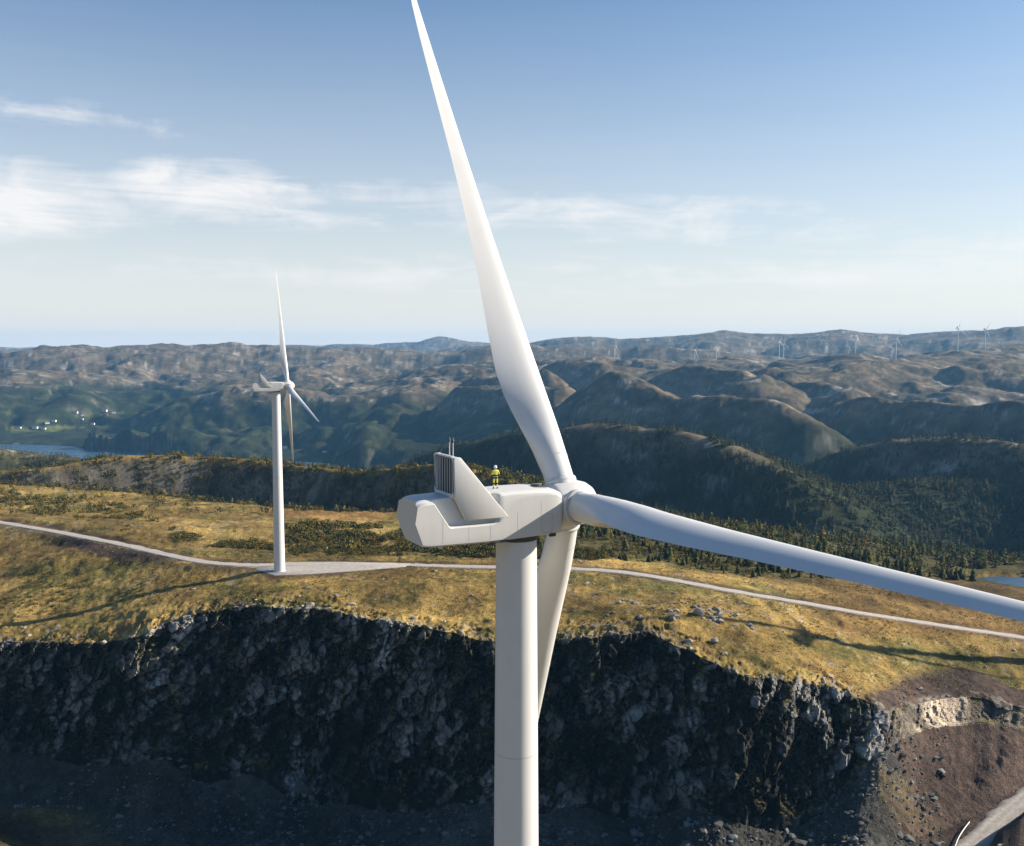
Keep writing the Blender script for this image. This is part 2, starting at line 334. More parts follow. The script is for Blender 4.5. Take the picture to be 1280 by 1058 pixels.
# rows
def seg(r0, r1, n, p=1.0): t = np.linspace(0, 1, n, endpoint=False)[:, None] ** p; return r0[None] * (1 - t) + r1[None] * t
rows = [seg(np.full(NC, 1.), KR[2], 14), seg(KR[2], KR[3], 14), seg(KR[3], KR[5], 70)]
NCL = 200; tcl = np.linspace(0, 1, NCL)
rows_cl0 = sum(len(q) for q in rows)
cl_r = KR[5][None] + (KR[6] - KR[5])[None] * (tcl[:, None]); rows.append(cl_r[:-1])
rows_cl1 = rows_cl0 + NCL
r1k = np.full(NC, 1000.)
rows += [seg(KR[6], KR[9], 150, 1.25), seg(KR[9], r1k, 70)]
lg = np.concatenate([np.exp(np.linspace(math.log(1000), math.log(2000), 110, endpoint=False)), np.exp(np.linspace(math.log(2000), math.log(4600), 210, endpoint=False)), np.exp(np.linspace(math.log(4600), math.log(11800), 75))]); rows.append(np.repeat(lg[:, None], NC, 1))
RR = np.concatenate(rows, 0); NR = len(RR)
ZZ = np.stack([np.interp(RR[:, c], KR[:, c], KZ[:, c]) for c in range(NC)], 1)
# soften the key corners outside the cliff
for _ in range(3):
    q = ZZ.copy(); q[1:-1] = (ZZ[:-2] + 2 * ZZ[1:-1] + ZZ[2:]) / 4
    q[rows_cl0 - 3:rows_cl1 + 3] = ZZ[rows_cl0 - 3:rows_cl1 + 3]; ZZ = q
XX = RR * np.sin(AZ)[None]; YY = RR * np.cos(AZ)[None]
is_cl = np.zeros((NR, NC), bool); is_cl[rows_cl0:rows_cl1] = True

# ---- hills: each ridge a crest line of (photo column, photo row, range in metres), front and back slope, crest width
RIDGES = [
 ('wall', [(-120, 588, 800), (0, 587, 790), (60, 583, 775), (130, 572, 775), (200, 570, 770), (260, 572, 765), (330, 578, 750), (400, 585, 710), (450, 590, 668), (500, 584, 632), (545, 580, 605), (600, 590, 590), (660, 606, 580)], 1.7, .14, 5),
 ('knob', [(-200, 560, 1250), (-60, 558, 1300), (20, 563, 1350), (70, 568, 1330), (120, 572, 1250), (170, 580, 1150)], .55, .4, 30),
 ('knob2', [(60, 578, 1000), (100, 574, 1010), (140, 574, 1000), (175, 580, 980)], .5, .5, 12),
 ('dark_hill', [(500, 590, 1500), (530, 566, 1444), (570, 552, 1389), (620, 541, 1333), (670, 530, 1278), (720, 524, 1222), (790, 527, 1167), (860, 536, 1111), (920, 552, 1056), (975, 578, 1000)], 1.35, .30, 25),
 ('dark_hill_r', [(960, 590, 1560), (1010, 572, 1506), (1060, 556, 1451), (1110, 547, 1397), (1180, 540, 1343), (1240, 543, 1289), (1310, 556, 1234), (1420, 570, 1180)], 1.2, .32, 30),
 ('spur_r', [(870, 600, 1120), (950, 600, 1130), (1020, 612, 1100), (1120, 600, 1150), (1180, 590, 1180), (1290, 592, 1200)], .55, .4, 20),
 ('mid_a', [(690, 525, 2350), (725, 495, 2271), (765, 471, 2193), (810, 485, 2114), (855, 492, 2036), (900, 488, 1957), (960, 500, 1879), (1010, 520, 1800)], 1.0, .45, 18),
 ('mid_b', [(985, 545, 2400), (1010, 520, 2314), (1050, 500, 2229), (1095, 492, 2143), (1150, 498, 2057), (1210, 501, 1971), (1280, 503, 1886), (1400, 510, 1800)], 1.3, .35, 18),
 ('mid_c', [(800, 480, 2950), (830, 466, 2838), (870, 458, 2725), (920, 456, 2612), (950, 462, 2500)], .8, .4, 20),
 ('mid_c2', [(935, 472, 2800), (965, 459, 2683), (1000, 468, 2567), (1050, 478, 2450)], .8, .4, 20),
 ('mid_d', [(660, 470, 3300), (700, 458, 3200), (740, 450, 3100), (790, 455, 3000), (840, 458, 2900)], .8, .4, 25),
 ('plat_a', [(690, 448, 3600), (740, 446, 3700), (768, 456, 3650), (800, 450, 3700), (870, 453, 3500), (897, 446, 3700), (975, 444, 3800), (1065, 443, 3850), (1120, 450, 3150), (1180, 440, 3600), (1230, 434, 3900), (1300, 428, 4100), (1450, 424, 4300)], .20, .1, 60),
 ('plat_b', [(1000, 480, 2750), (1060, 470, 2850), (1120, 464, 2950), (1200, 458, 3050), (1290, 450, 3200)], .26, .15, 40),
 ('far_r', [(600, 432, 6800), (680, 426, 6800), (730, 420, 6700), (790, 422, 6700), (850, 419, 6600), (905, 413, 6500), (960, 419, 6500), (1000, 417, 6500), (1050, 411, 6400), (1100, 415, 6500), (1130, 418, 6500), (1180, 413, 6400), (1240, 412, 6300), (1290, 407, 6200), (1450, 405, 6200)], .2, .15, 100),
 ('far_r2', [(640, 432, 5000), (720, 433, 5000), (800, 431, 5000), (900, 434, 4900)], .3, .2, 80),
 ('farthest', [(-300, 430, 11000), (0, 434, 11000), (200, 434, 11000), (400, 431, 10500), (480, 430, 10500), (520, 427, 10300), (550, 420, 10200), (580, 426, 10300), (630, 431, 10500)], .2, .15, 150),
 ('left_top', [(-250, 432, 5600), (-60, 434, 5500), (40, 437, 5400), (72, 430, 5300), (95, 429, 5300), (130, 433, 5300), (200, 430, 5300), (240, 429, 5200), (300, 430, 5200), (360, 433, 5200), (430, 434, 5200), (500, 436, 5200), (560, 441, 5100), (620, 448, 4900)], .22, .1, 90),
 ('left_c', [(-150, 460, 4428), (0, 462, 4374), (60, 457, 4428), (110, 460, 4428), (160, 470, 4320), (215, 483, 4104)], .26, .2, 50),
 ('left_c2', [(330, 470, 3900), (380, 458, 4050), (440, 452, 4200), (520, 456, 4200), (590, 470, 4000), (640, 484, 3700)], .34, .25, 40),
 ('scree', [(62, 508, 3640), (90, 493, 3752), (128, 484, 3864), (160, 488, 3864), (185, 498, 3808), (200, 508, 3696)], .75, .5, 25),
 ('left_d', [(-80, 512, 3696), (0, 505, 3808), (40, 500, 3864), (60, 508, 3752)], .35, .3, 25),
 ('mid_l', [(110, 550, 3650), (150, 528, 3583), (190, 510, 3517), (225, 497, 3450), (275, 489, 3383), (330, 485, 3317), (390, 484, 3250), (440, 490, 3183), (500, 497, 3117), (550, 512, 3050)], .46, .35, 30),
 ('mid_l2', [(520, 530, 3000), (550, 506, 2890), (580, 490, 2780), (615, 483, 2670), (660, 480, 2560), (700, 488, 2450)], 1.0, .4, 25),
 ('mid_l3', [(545, 498, 3500), (580, 474, 3333), (620, 463, 3167), (680, 462, 3000)], .9, .4, 25),
 ('low_l', [(395, 552, 2655), (430, 540, 2735), (470, 528, 2825), (520, 524, 2825), (560, 534, 2712)], .45, .4, 25),
 ('low_l2', [(420, 570, 2350), (460, 556, 2429), (510, 552, 2429), (550, 556, 2373)], .4, .4, 20),
]
far = (RR > 560).ravel() & ~is_cl.ravel()
x = XX.ravel()[far]; y = YY.ravel()[far]; r = RR.ravel()[far]; z = ZZ.ravel()[far].copy()
sc = np.clip(r / 2500, .15, 1.6)
wx = x + 60 * sc * fbm(x, y, 420, 4, 11); wy = y + 60 * sc * fbm(x, y, 420, 4, 23)
NEARW = sstep(r, 650, 1500)
hmod = fbm(wx, wy, 260, 4, 41)
for nm, pts, sf, sb, w in RIDGES:
    pp = np.array(pts, float); a, t = pix(pp[:, 0], pp[:, 1]); rr = pp[:, 2]
    cx_, cy_, cz_ = rr * np.sin(a), rr * np.cos(a), CAM_Z + t * rr
    best = np.full(len(x), 1e9); bz = np.zeros(len(x)); bs = np.zeros(len(x))
    lim = 1200 if rr.mean() > 1500 else 500
    if rr.mean() > 4500: lim = 4000
    m = (np.abs(r - rr.mean()) < lim + np.ptp(rr))
    X_, Y_ = wx[m], wy[m]
    b_ = best[m]; z_ = bz[m]; s_ = bs[m]
    for i in range(len(pp) - 1):
        ex, ey = cx_[i + 1] - cx_[i], cy_[i + 1] - cy_[i]; L2 = ex * ex + ey * ey
        tt = np.clip(((X_ - cx_[i]) * ex + (Y_ - cy_[i]) * ey) / L2, 0, 1)
        qx, qy = X_ - cx_[i] - tt * ex, Y_ - cy_[i] - tt * ey; d = np.hypot(qx, qy); k = d < b_
        b_ = np.where(k, d, b_); z_ = np.where(k, cz_[i] + tt * (cz_[i + 1] - cz_[i]), z_)
        s_ = np.where(k, (qx * cx_[i] + qy * cy_[i]) / np.maximum(d * np.hypot(cx_[i], cy_[i]), 1e-6), s_)
    bk = np.clip(s_ * .5 + .5, 0, 1)
    slope = (sf * (1 - bk) + sb * bk) * (1 + .45 * hmod[m])
    hgt = z_ - slope * (np.sqrt(b_ ** 2 + w * w) - w)
    cur = z[m]; kk = 10.0 if rr.mean() > 900 else 2.5
    dlt = np.clip(.5 + .5 * (hgt - cur) / kk, 0, 1); z[m] = cur * (1 - dlt) + hgt * dlt + kk * dlt * (1 - dlt) * .5
# gullies and lumps only carve downwards, so the crests keep their height
amp = np.interp(r, [560, 800, 1200, 2200, 4000, 6000, 9000], [0, 4, 26, 62, 78, 36, 28])
rg = ridged(wx, wy, 520, 5, 61, .55); lump = fbm(wx + .6 * wy, wy, 430, 5, 71, .5)
fine = .6 * fbm(wx + .3 * wy, wy, 95, 5, 81, .62) + .5 * (.25 - ridged(wx - .4 * wy, wy, 120, 4, 85, .55)); z = z - amp * np.clip(.42 - rg, 0, .42) * .8 + amp * .80 * lump + amp * np.interp(r, [900, 3000, 4500], [.34, .22, .08]) * fine
pxs = np.interp(np.arctan2(x, y), AZ, PXC)                # the fjord: its far shore lies at these ranges
r_far = np.interp(pxs, [-300, 0, 60, 120, 190, 250, 330, 400, 445, 500], [3500, 3330, 3250, 3060, 2880, 2750, 2600, 2520, 2380, 2050]) + 90 * fbm(x, y, 330, 4, 91)
d = r_far - r; wet = (1 - sstep(pxs, 440, 500)) * sstep(r, 1850, 2000)
z = lerp(z, np.where(d > 0, np.minimum(z, -d * .12 - .3), np.maximum(z, np.minimum(18, -d * .14 + .3))), wet)
zf = ZZ.ravel(); zf[far] = z; ZZ = zf.reshape(NR, NC)

# ---- near relief
x = XX.ravel(); y = YY.ravel(); r = RR.ravel(); zf = ZZ.ravel(); near = (r < 1100)
und = np.zeros(len(x))
m = near
und[m] = 1.9 * fbm(x[m], y[m], 55, 5, 101) + 1.0 * fbm(x[m], y[m], 11, 4, 131, .6)
rimf = np.repeat(r_rim[None], NR, 0).ravel(); ft = np.repeat(r_foot[None], NR, 0).ravel()
offc = sstep(np.abs(r - (rimf + ft) / 2), 6, 26)
hum = np.clip(fbm(x, y, 5.0, 3, 151), 0, 1) * 1.0 * near                      # tussocks
zf = zf + (und * np.where(is_cl.ravel(), 0, offc) + hum * np.where(is_cl.ravel(), 0, 1)) * (1 - sstep(r, 700, 1100))
# rocky knoll behind the tower and small steps
def bump(px, py, z0, hgt, rad, rady=None):
    gx, gy = at_z(px, py, z0); d2 = ((x - gx) / rad) ** 2 + ((y - gy) / (rady or rad)) ** 2
    return hgt * np.exp(-d2) * ~is_cl.ravel()
for b_ in ((850, 772, 209, 2.6, 24, 12), (430, 740, 210, 1.8, 30, 14), (90, 690, 209, 3.5, 22, 12), (210, 660, 208, 3.0, 60, 20), (1010, 820, 205, 1.5, 18, 10), (590, 735, 210, 1.6, 26, 18)):
    zf = zf + bump(*b_)
gx, gy = 284.0, 350.0; zf = zf + 34 * np.exp(-((x - gx) / 48) ** 2 - ((y - gy) / 60) ** 2) * ~is_cl.ravel()   # knoll of the turbine right of the frame
# lake at the right edge
LAKE = (1300, 734, 177.0); lx, ly = at_z(LAKE[0], LAKE[1], LAKE[2])
la = pix(LAKE[0], LAKE[1])[0]; ex, ey = math.cos(la), -math.sin(la)
du = ((x - lx) * ex + (y - ly) * ey) / 34; dv = ((x - lx) * -ey + (y - ly) * ex) / 17
ld = np.sqrt(du ** 2 + dv ** 2) + .25 * fbm(x, y, 14, 3, 171); lk = 1 - sstep(ld, .8, 1.5)
zf = np.where(near & (r > 330), lerp(zf, LAKE[2] - 1.2 + 1.6 * np.clip(ld - .8, 0, 1), lk), zf)

# ---- roads: pixel polylines laid on the key heights
def road_pts(pts, n=8):
    p = np.array(pts, float); X, Y = at_z(p[:, 0], p[:, 1], p[:, 2]); Z = p[:, 2]
    t = np.arange(len(p)); tt = np.linspace(0, len(p) - 1, (len(p) - 1) * n + 1)
    out = []
    for A in (X, Y, Z):                                # Catmull-Rom
        Ae = np.concatenate([[2 * A[0] - A[1]], A, [2 * A[-1] - A[-2]]]); i = np.minimum(tt.astype(int), len(p) - 2); u = tt - i
        p0, p1, p2, p3 = Ae[i], Ae[i + 1], Ae[i + 2], Ae[i + 3]
        out.append(.5 * (2 * p1 + (p2 - p0) * u + (2 * p0 - 5 * p1 + 4 * p2 - p3) * u ** 2 + (3 * p1 - p0 - 3 * p2 + p3) * u ** 3))
    return np.stack(out, 1)
ROADS = {
 'left': (road_pts([(-160, 632, 208.2), (-60, 645, 208.8), (0, 653, 209), (60, 663, 209.4), (130, 676, 210), (190, 689, 210.6), (240, 700, 211), (290, 705.5, 211), (340, 706, 210.8), (420, 705, 210.6), (510, 706, 210.4), (570, 708, 210.2), (640, 709, 210), (720, 711, 209.2), (800, 718, 208.2), (900, 736, 204.8), (1000, 753, 200.8), (1100, 770, 196.5), (1200, 785, 191.8), (1280, 797, 188), (1400, 815, 184)]), 5.2),
 'low': (road_pts([(1090, 1190, 158), (1150, 1120, 159), (1205, 1066, 160.5), (1240, 1032, 162), (1280, 997, 163.8), (1330, 965, 166), (1420, 925, 169)]), 6.0),
}
def dist_poly(x, y, P):
    best = np.full(len(x), 1e9); bz = np.zeros(len(x))
    for i in range(len(P) - 1):
        ex, ey = P[i + 1, 0] - P[i, 0], P[i + 1, 1] - P[i, 1]; t = np.clip(((x - P[i, 0]) * ex + (y - P[i, 1]) * ey) / (ex * ex + ey * ey + 1e-9), 0, 1)
        d = np.hypot(x - P[i, 0] - t * ex, y - P[i, 1] - t * ey); k = d < best; best = np.where(k, d, best); bz = np.where(k, P[i, 2] + t * (P[i + 1, 2] - P[i, 2]), bz)
    return best, bz
road_d = np.full(len(x), 1e9)
idx = np.where((r > 150) & (r < 760) & (np.abs(np.repeat(AZ[None], NR, 0).ravel()) < R(40)))[0]
for k, (P, w) in ROADS.items():
    d, bz = dist_poly(x[idx], y[idx], P); f_ = 1 - sstep(d, w / 2 + .8, w / 2 + 7)
    zf[idx] = lerp(zf[idx], bz - .22, f_); road_d[idx] = np.minimum(road_d[idx], d - w / 2)
# crane pad round the second turbine
T2X, T2Y = at_z(349.5, 714, 210.6); PAD_Z = 210.6
PADP = [(322, 712), (345, 719), (395, 717), (450, 713), (505, 708.5), (512, 704.5), (430, 702.5), (360, 702.5), (318, 706)]
pad = np.array([(*at_z(a, b, PAD_Z), PAD_Z) for a, b in PADP], float); padc = np.vstack([pad, pad[:1]])
dp, _ = dist_poly(x[idx], y[idx], padc)
def inside(x, y, P):
    c = np.zeros(len(x), bool); n = len(P); j = n - 1
    for i in range(n):
        q = ((P[i, 1] > y) != (P[j, 1] > y)) & (x < (P[j, 0] - P[i, 0]) * (y - P[i, 1]) / (P[j, 1] - P[i, 1] + 1e-12) + P[i, 0]); c ^= q; j = i
    return c
dp = np.where(inside(x[idx], y[idx], pad), 0, dp); zf[idx] = lerp(zf[idx], PAD_Z - .18, 1 - sstep(dp, 1.0, 8.0)); road_d[idx] = np.minimum(road_d[idx], dp)
# level ground under the near turbine
T1X, T1Y, BASE1 = .341, 73.37, 206.3
zf = lerp(zf, BASE1 - .05, 1 - sstep(np.hypot(x - T1X, y - T1Y), 6, 16))
ZZ = zf.reshape(NR, NC)
Z0 = ZZ.copy()
def H(px_, py_):                                        # ground height at world points
    px_ = np.atleast_1d(np.asarray(px_, float)); py_ = np.atleast_1d(np.asarray(py_, float)); a = np.arctan2(px_, py_); rr = np.hypot(px_, py_)
    c = np.clip(np.searchsorted(AZ, a) - 1, 0, NC - 2); t = np.clip((a - AZ[c]) / (AZ[c + 1] - AZ[c]), 0, 1)
    return np.array([lerp(np.interp(q, RR[:, i], Z0[:, i]), np.interp(q, RR[:, i + 1], Z0[:, i + 1]), u) for q, i, u in zip(rr, c, t)])
def hit(px, py, r0=200., r1=9000., n=900):               # first ground met by a pixel's ray
    a, t = pix(px, py); a = float(a); t = float(t); rr = np.exp(np.linspace(math.log(r0), math.log(r1), n))
    c = int(np.clip(np.searchsorted(AZ, a) - 1, 0, NC - 2)); zc = np.interp(rr, RR[:, c], Z0[:, c]); under = np.where(zc >= CAM_Z + t * rr)[0]
    q = rr[under[0]] if len(under) else rr[-1]
    return q * math.sin(a), q * math.cos(a), float(np.interp(q, RR[:, c], Z0[:, c]))

# ---- cliff face: blocky rock pushed out of and into the face
NX = 26                                                # the first rows of the plateau break up with the brow
ci = np.arange(rows_cl0, rows_cl1 + NX)
tc_ = np.concatenate([tcl, 1 + np.arange(1, NX + 1) / NX]); tt = np.repeat(tc_[:, None], NC, 1); t01 = np.minimum(tt, 1)
prof = sstep(t01, 0, 1) * .35 + t01 ** .72 * .65                                  # steeper near the foot, rounded brow
rr_cl = RR[ci]; zc = z_foot[None] + (z_rim - z_foot)[None] * prof
zc = lerp(lerp(zc, ZZ[rows_cl0 - 1][None] + (zc - z_foot[None]), 1 - sstep(tt, 0, .15)), zc + (ZZ[rows_cl1] - z_rim)[None], sstep(tt, .85, 1))
zc = np.where(tt > 1, ZZ[ci], zc)
Pc = np.stack([rr_cl * np.sin(AZ)[None], rr_cl * np.cos(AZ)[None], zc], 2)
hgt_c = (z_rim - z_foot)[None]; nrw = len(ci)
nx, ny = -np.sin(AZ)[None] * np.ones_like(tt), -np.cos(AZ)[None] * np.ones_like(tt)
fl = Pc.reshape(-1, 3).copy()
vis = (np.abs(np.repeat(AZ[None], nrw, 0).ravel()) < R(34))
disp = np.zeros(len(fl)); tile_h = np.full(len(fl), .5); gap = np.ones(len(fl))
Pv = fl[vis]
wrp = np.stack([fbm(Pv[:, 0], Pv[:, 2], 11, 3, 201), fbm(Pv[:, 0] + 50, Pv[:, 2], 11, 3, 202), fbm(Pv[:, 0], Pv[:, 2] + 70, 11, 3, 203)], 1)
fan = 0.0
al = Pv[:, 0] * .55 + Pv[:, 2] * .835; ac = Pv[:, 0] * .835 - Pv[:, 2] * .55   # along and across the steep slabs that lean down to the left
def slab(size, stretch, seed, wa): return cells3(np.stack([ac + wrp[:, 0] * wa, Pv[:, 1] * .7 + wrp[:, 2] * wa, al / stretch + wrp[:, 1] * wa], 1), size, seed)
d1, h1, g1 = slab(7.5, 1.45, 301, 2.6); d2, h2, g2 = slab(2.9, 1.25, 311, 1.6); d3, h3, g3 = slab(1.05, 1.1, 321, .7)
big = fbm(Pv[:, 0], Pv[:, 2] * .4, 42, 3, 205); rib = fbm(ac, al * .22, 13, 4, 207, .6); gul = ridged(ac, al * .16, 19, 3, 215)
dv_ = 6.5 * big + 4.0 * rib - 5.0 * np.clip(.22 - gul, 0, .22) / .22 + (h1 - .5) * 5.0 + d1[:, 0] * (2.0 + 2.2 * h1) + (h2 - .5) * 3.0 + d2[:, 0] * 1.6 + d2[:, 2] * 1.2 * (h1 - .4) + (h3 - .5) * 1.1 + .5 * fbm(ac, al, 1.6, 3, 217, .65)
dv_ -= .8 * np.exp(-(g1 / .06) ** 2) + .35 * np.exp(-(g2 / .07) ** 2)
disp[vis] = dv_; tile_h[vis] = h1 * .3 + h2 * .4 + h3 * .3; gap[vis] = np.minimum(g1 * 2.5, g2)
lowf = np.zeros(len(fl)); lowf[vis] = fbm(ac, al * .6, 15, 4, 219, .6)
hfac = np.clip(np.repeat(hgt_c, nrw, 0).ravel() / 30, .3, 1)
tr_ = tt.ravel(); env = sstep(tr_, 0, .16) * hfac * np.where(tr_ <= 1, 1 - .5 * sstep(tr_, .88, 1.0), .5 * (1 - sstep(tr_, 1, 2)) ** 1.5)
fl[:, 0] += nx.ravel() * disp * env; fl[:, 1] += ny.ravel() * disp * env
fl[:, 2] += np.where(tr_ <= 1, disp * env * .22 + (tile_h - .5) * .8 * env, np.clip((tile_h - .5) * 2.4 * env * 2 - .35 * env, -1.5, 1.2))
V = np.stack([XX, YY, ZZ], 2); V[ci] = fl.reshape(nrw, NC, 3)
# talus roughness in front of the foot
tz = (RR > r_ap[None] - 5) & (RR < r_foot[None] + .1)
Pt = V[tz]; dd, hh, gg = cells3(Pt * np.array([1, 1, 1.]), 1.7, 401); d5, h5, g5 = cells3(Pt, .8, 411)
pxt = CX + F_PX * Pt[:, 0] / Pt[:, 1]
tal = (1 - sstep(pxt, 1010, 1130)) * sstep(np.minimum(road_d.reshape(NR, NC)[tz], 50), 1, 6) * sstep(pxt + (Pt[:, 2] - 160) * 0, 40, 160)
V[tz, 2] += ((hh - .5) * .7 + (h5 - .5) * .4 + fbm(Pt[:, 0], Pt[:, 1], 14, 3, 421) * 1.2) * (.35 + .4 * tal)

# ---- ground colours (albedo only)
C = np.zeros((NR * NC, 3)); flat = V.reshape(-1, 3); x, y, z = flat.T; r = RR.ravel(); azf = np.repeat(AZ[None], NR, 0).ravel()
# normals for slope
dzr = np.gradient(V, axis=0); dzc = np.gradient(V, axis=1); nn = np.cross(dzc.reshape(-1, 3), dzr.reshape(-1, 3)); nn /= np.linalg.norm(nn, axis=1)[:, None] + 1e-9
slope = np.abs(nn[:, 2])
PXF = CX + F_PX * x / np.maximum(y, 1) / CP; 
def yp(x, y, z): fw = y * CP - (z - CAM_Z) * SP; up = y * SP + (z - CAM_Z) * CP; return CY - F_PX * up / np.maximum(fw, 1)
def xp(x, y, z): fw = y * CP - (z - CAM_Z) * SP; return CX + F_PX * x / np.maximum(fw, 1)
c3 = lambda *c: np.array(c)[None]
gold, olive, rust, pale, rock = c3(.240, .162, .050), c3(.100, .092, .026), c3(.155, .092, .034), c3(.34, .275, .14), c3(.24, .215, .185)
n_a = fbm(x, y, 38, 5, 501, .6); n_b = fbm(x, y, 13, 5, 511, .6); n_c = fbm(x, y, 5, 4, 521, .6); n_d = fbm(x, y, 90, 4, 531)
g = gold + 0 * C
g = lerp(g, olive + 0 * C, sstep(n_a + .7 * n_b, -.08, .40)[:, None] * .9)
g = lerp(g, rust + 0 * C, sstep(n_b - .4 * n_a, .08, .4)[:, None] * .75)
g = lerp(g, pale + 0 * C, sstep(n_c + .5 * n_d, .30, .55)[:, None] * .7)
rk = sstep(fbm(x, y, 6, 5, 541, .65) + .35 * fbm(x, y, 45, 2, 551), .30, .42) * (r < 1000)
rimd = r - rimf
rk = np.clip(rk * .8 + .6 * (1 - sstep(rimd, 0, 9)) * sstep(n_c + .5 * n_b, .05, .35) * (rimd > 0), 0, 1)
g = lerp(g, c3(.045, .042, .013) + 0 * C, (sstep(fbm(x, y, 20, 5, 571, .65) + .3 * n_c, .2, .42) * .75)[:, None]); g = lerp(g, rock + 0 * C, rk[:, None] * .85)
C[:] = g
# banks of turned earth
dirt = c3(.066, .046, .036)
xpx = xp(x, y, z); ypx = yp(x, y, z)
db = sstep(n_b * 1.2 + .3, -.1, .3) * (1 - sstep(road_d, 2.5, 7)) * (r < 700)
pl = (1 - sstep(np.abs(xpx - 110) / 170 + np.abs(ypx - 692) / 24 + .35 * n_b, .7, 1.0)) * sstep(xpx * .14 + 650 + 9 * n_b, 0, 1) * (ypx > 652 + xpx * .19 + 4) * (ypx < 665 + xpx * .235 + 8 * n_a) * (r < 560)
earth = np.clip(db * .75 + pl, 0, 1)
er = (1 - sstep(np.hypot((xpx - 1225) / 150, (ypx - 905) / 80) + .2 * n_a + .1 * n_b, .85, 1.05)) * (r < 362)
er2 = sstep(xpx + 45 * n_a + 40 * n_b - .38 * np.clip(ypx - 880, 0, 400), 1045, 1110) * (rimd < 6) * (r > 150)
er = np.clip(er * sstep(ypx + 8 * n_b, 824, 834) + er2, 0, 1)
earth = np.clip(earth + er, 0, 1)
C = lerp(C, dirt * (1 + .5 * n_c[:, None] + .25 * n_b[:, None]), earth[:, None])
stp = sstep(1 - slope, .18, .36) * (r > 555) * (r < 980); C = lerp(C, c3(.13, .12, .10) * (1 + .9 * n_c[:, None]).clip(.25, 2) * lerp(1, .45, sstep(n_b, -.1, .3))[:, None], (stp * .9)[:, None])
# pit floor and talus
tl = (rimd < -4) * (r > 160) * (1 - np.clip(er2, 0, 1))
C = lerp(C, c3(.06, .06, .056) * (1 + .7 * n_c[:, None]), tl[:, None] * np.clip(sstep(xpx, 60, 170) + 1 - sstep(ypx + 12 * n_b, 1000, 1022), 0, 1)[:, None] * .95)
trk = (1 - sstep(np.abs(ypx - (1030 + .25 * xpx)) + 6 * n_b, 10, 20)) * (1 - sstep(xpx, 120, 210)) * (rimd < -15)
C = lerp(C, c3(.14, .10, .06) + 0 * C, trk[:, None])
# cliff
isc = is_cl.ravel(); ext = np.zeros((NR, NC), bool); ext[ci] = True; ext = ext.ravel(); hh = np.full(len(C), .5); hh[ext] = tile_h; gp = np.ones(len(C)); gp[ext] = gap; lw = np.zeros(len(C)); lw[ext] = lowf
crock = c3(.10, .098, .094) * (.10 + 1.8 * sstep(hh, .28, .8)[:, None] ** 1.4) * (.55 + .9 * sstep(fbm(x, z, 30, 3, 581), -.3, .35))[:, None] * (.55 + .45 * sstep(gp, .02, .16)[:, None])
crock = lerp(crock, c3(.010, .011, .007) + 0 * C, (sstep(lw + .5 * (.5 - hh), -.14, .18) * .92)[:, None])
warm = np.clip(sstep(xpx + 22 * n_c + 16 * (hh - .5), 1146, 1164) * (1 - sstep(xpx + 16 * n_c, 1196, 1212)), 0, 1)[:, None]; brn = (sstep(xpx + 40 * n_b + 25 * n_c, 1070, 1130))[:, None]; crock = lerp(crock, c3(.125, .105, .085) * (.35 + 1.1 * hh[:, None]), brn * .9)
crock = lerp(crock, c3(.42, .34, .25) * (.8 + .4 * hh[:, None]), warm)
ledge = sstep(nn[:, 2] * np.sign(nn[:, 2] + 1e-9), .62, .8) * sstep(n_c, -.1, .2)
crock = lerp(crock, c3(.13, .105, .035) + 0 * C, ledge[:, None] * .85 * (1 - warm))
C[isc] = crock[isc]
brow = ext & ~isc; kb = (sstep(hh + .35 * n_b, .56, .72) * (1 - sstep(rimd, 2.0, 6)))[:, None]; C[brow] = lerp(C[brow], (c3(.16, .145, .12) * (.4 + hh[:, None]))[brow], kb[brow])
# far country: heath and rock on top, woods below and in gullies
fr = r > 600; q = fr
hx, hy, hz = x[q], y[q], z[q]; rq = r[q]
na = fbm(hx + .9 * hz, hy - .6 * hz, 260, 5, 601, .6); nb = fbm(hx + 1.1 * hz, hy + .8 * hz, 70, 5, 611, .65); nc = fbm(hx, hy, 900, 3, 621)
hth = lerp(c3(.135, .102, .066), c3(.050, .047, .026), sstep(nb, -.2, .3)[:, None]); hth = lerp(hth, c3(.30, .26, .225) + 0 * hth, sstep(nb * .7 + na * .6, .14, .42)[:, None] * .6)
wood = lerp(c3(.014, .021, .009), c3(.038, .042, .017), sstep(nb, -.3, .4)[:, None])
lvl = np.interp(rq, [600, 1000, 1500, 2500, 4000, 9000], [205, 172, 158, 118, 150, 225])
wf = 1 - sstep(hz - lvl + 55 * na + 22 * nb, -22, 26)
wf = np.clip(wf, 0, 1) * sstep(rq, 640, 720)
steep = sstep(1 - slope[q], .22, .42)
fc = lerp(hth, wood, wf[:, None]); fc = lerp(fc, c3(.17, .155, .14) * (1 + .4 * nb[:, None]), (steep * sstep(nb, -.05, .35) * .7)[:, None])
nf = fbm(hx + 1.2 * hz, hy + .9 * hz, 48, 4, 631, .6); fc = fc * (1 + .35 * nf * (1 - sstep(rq, 3000, 4500)))[:, None]; fc = lerp(fc, c3(.30, .27, .235) + 0 * fc, (sstep(nf + .6 * nb, .26, .46) * (1 - wf) * .75)[:, None])
k = sstep(rq, 790, 930)[:, None]; C[q] = lerp(C[q], fc, k)
# fields of the village
for px, py, w, h in ((30, 537, 26, 4), (53, 526, 10, 2.6), (80, 534, 30, 2.2), (115, 517, 14, 2.0), (66, 537, 16, 2), (615, 530, 14, 1.6), (140, 520, 10, 1.2)):
    d = np.hypot((xpx - px) / w, (ypx - py) / h) + .2 * n_d; k = (1 - sstep(d, .75, 1.05)) * (r > 2200) * (r < 3600)
    C = lerp(C, c3(.12, .135, .045) + 0 * C, k[:, None] * .75)
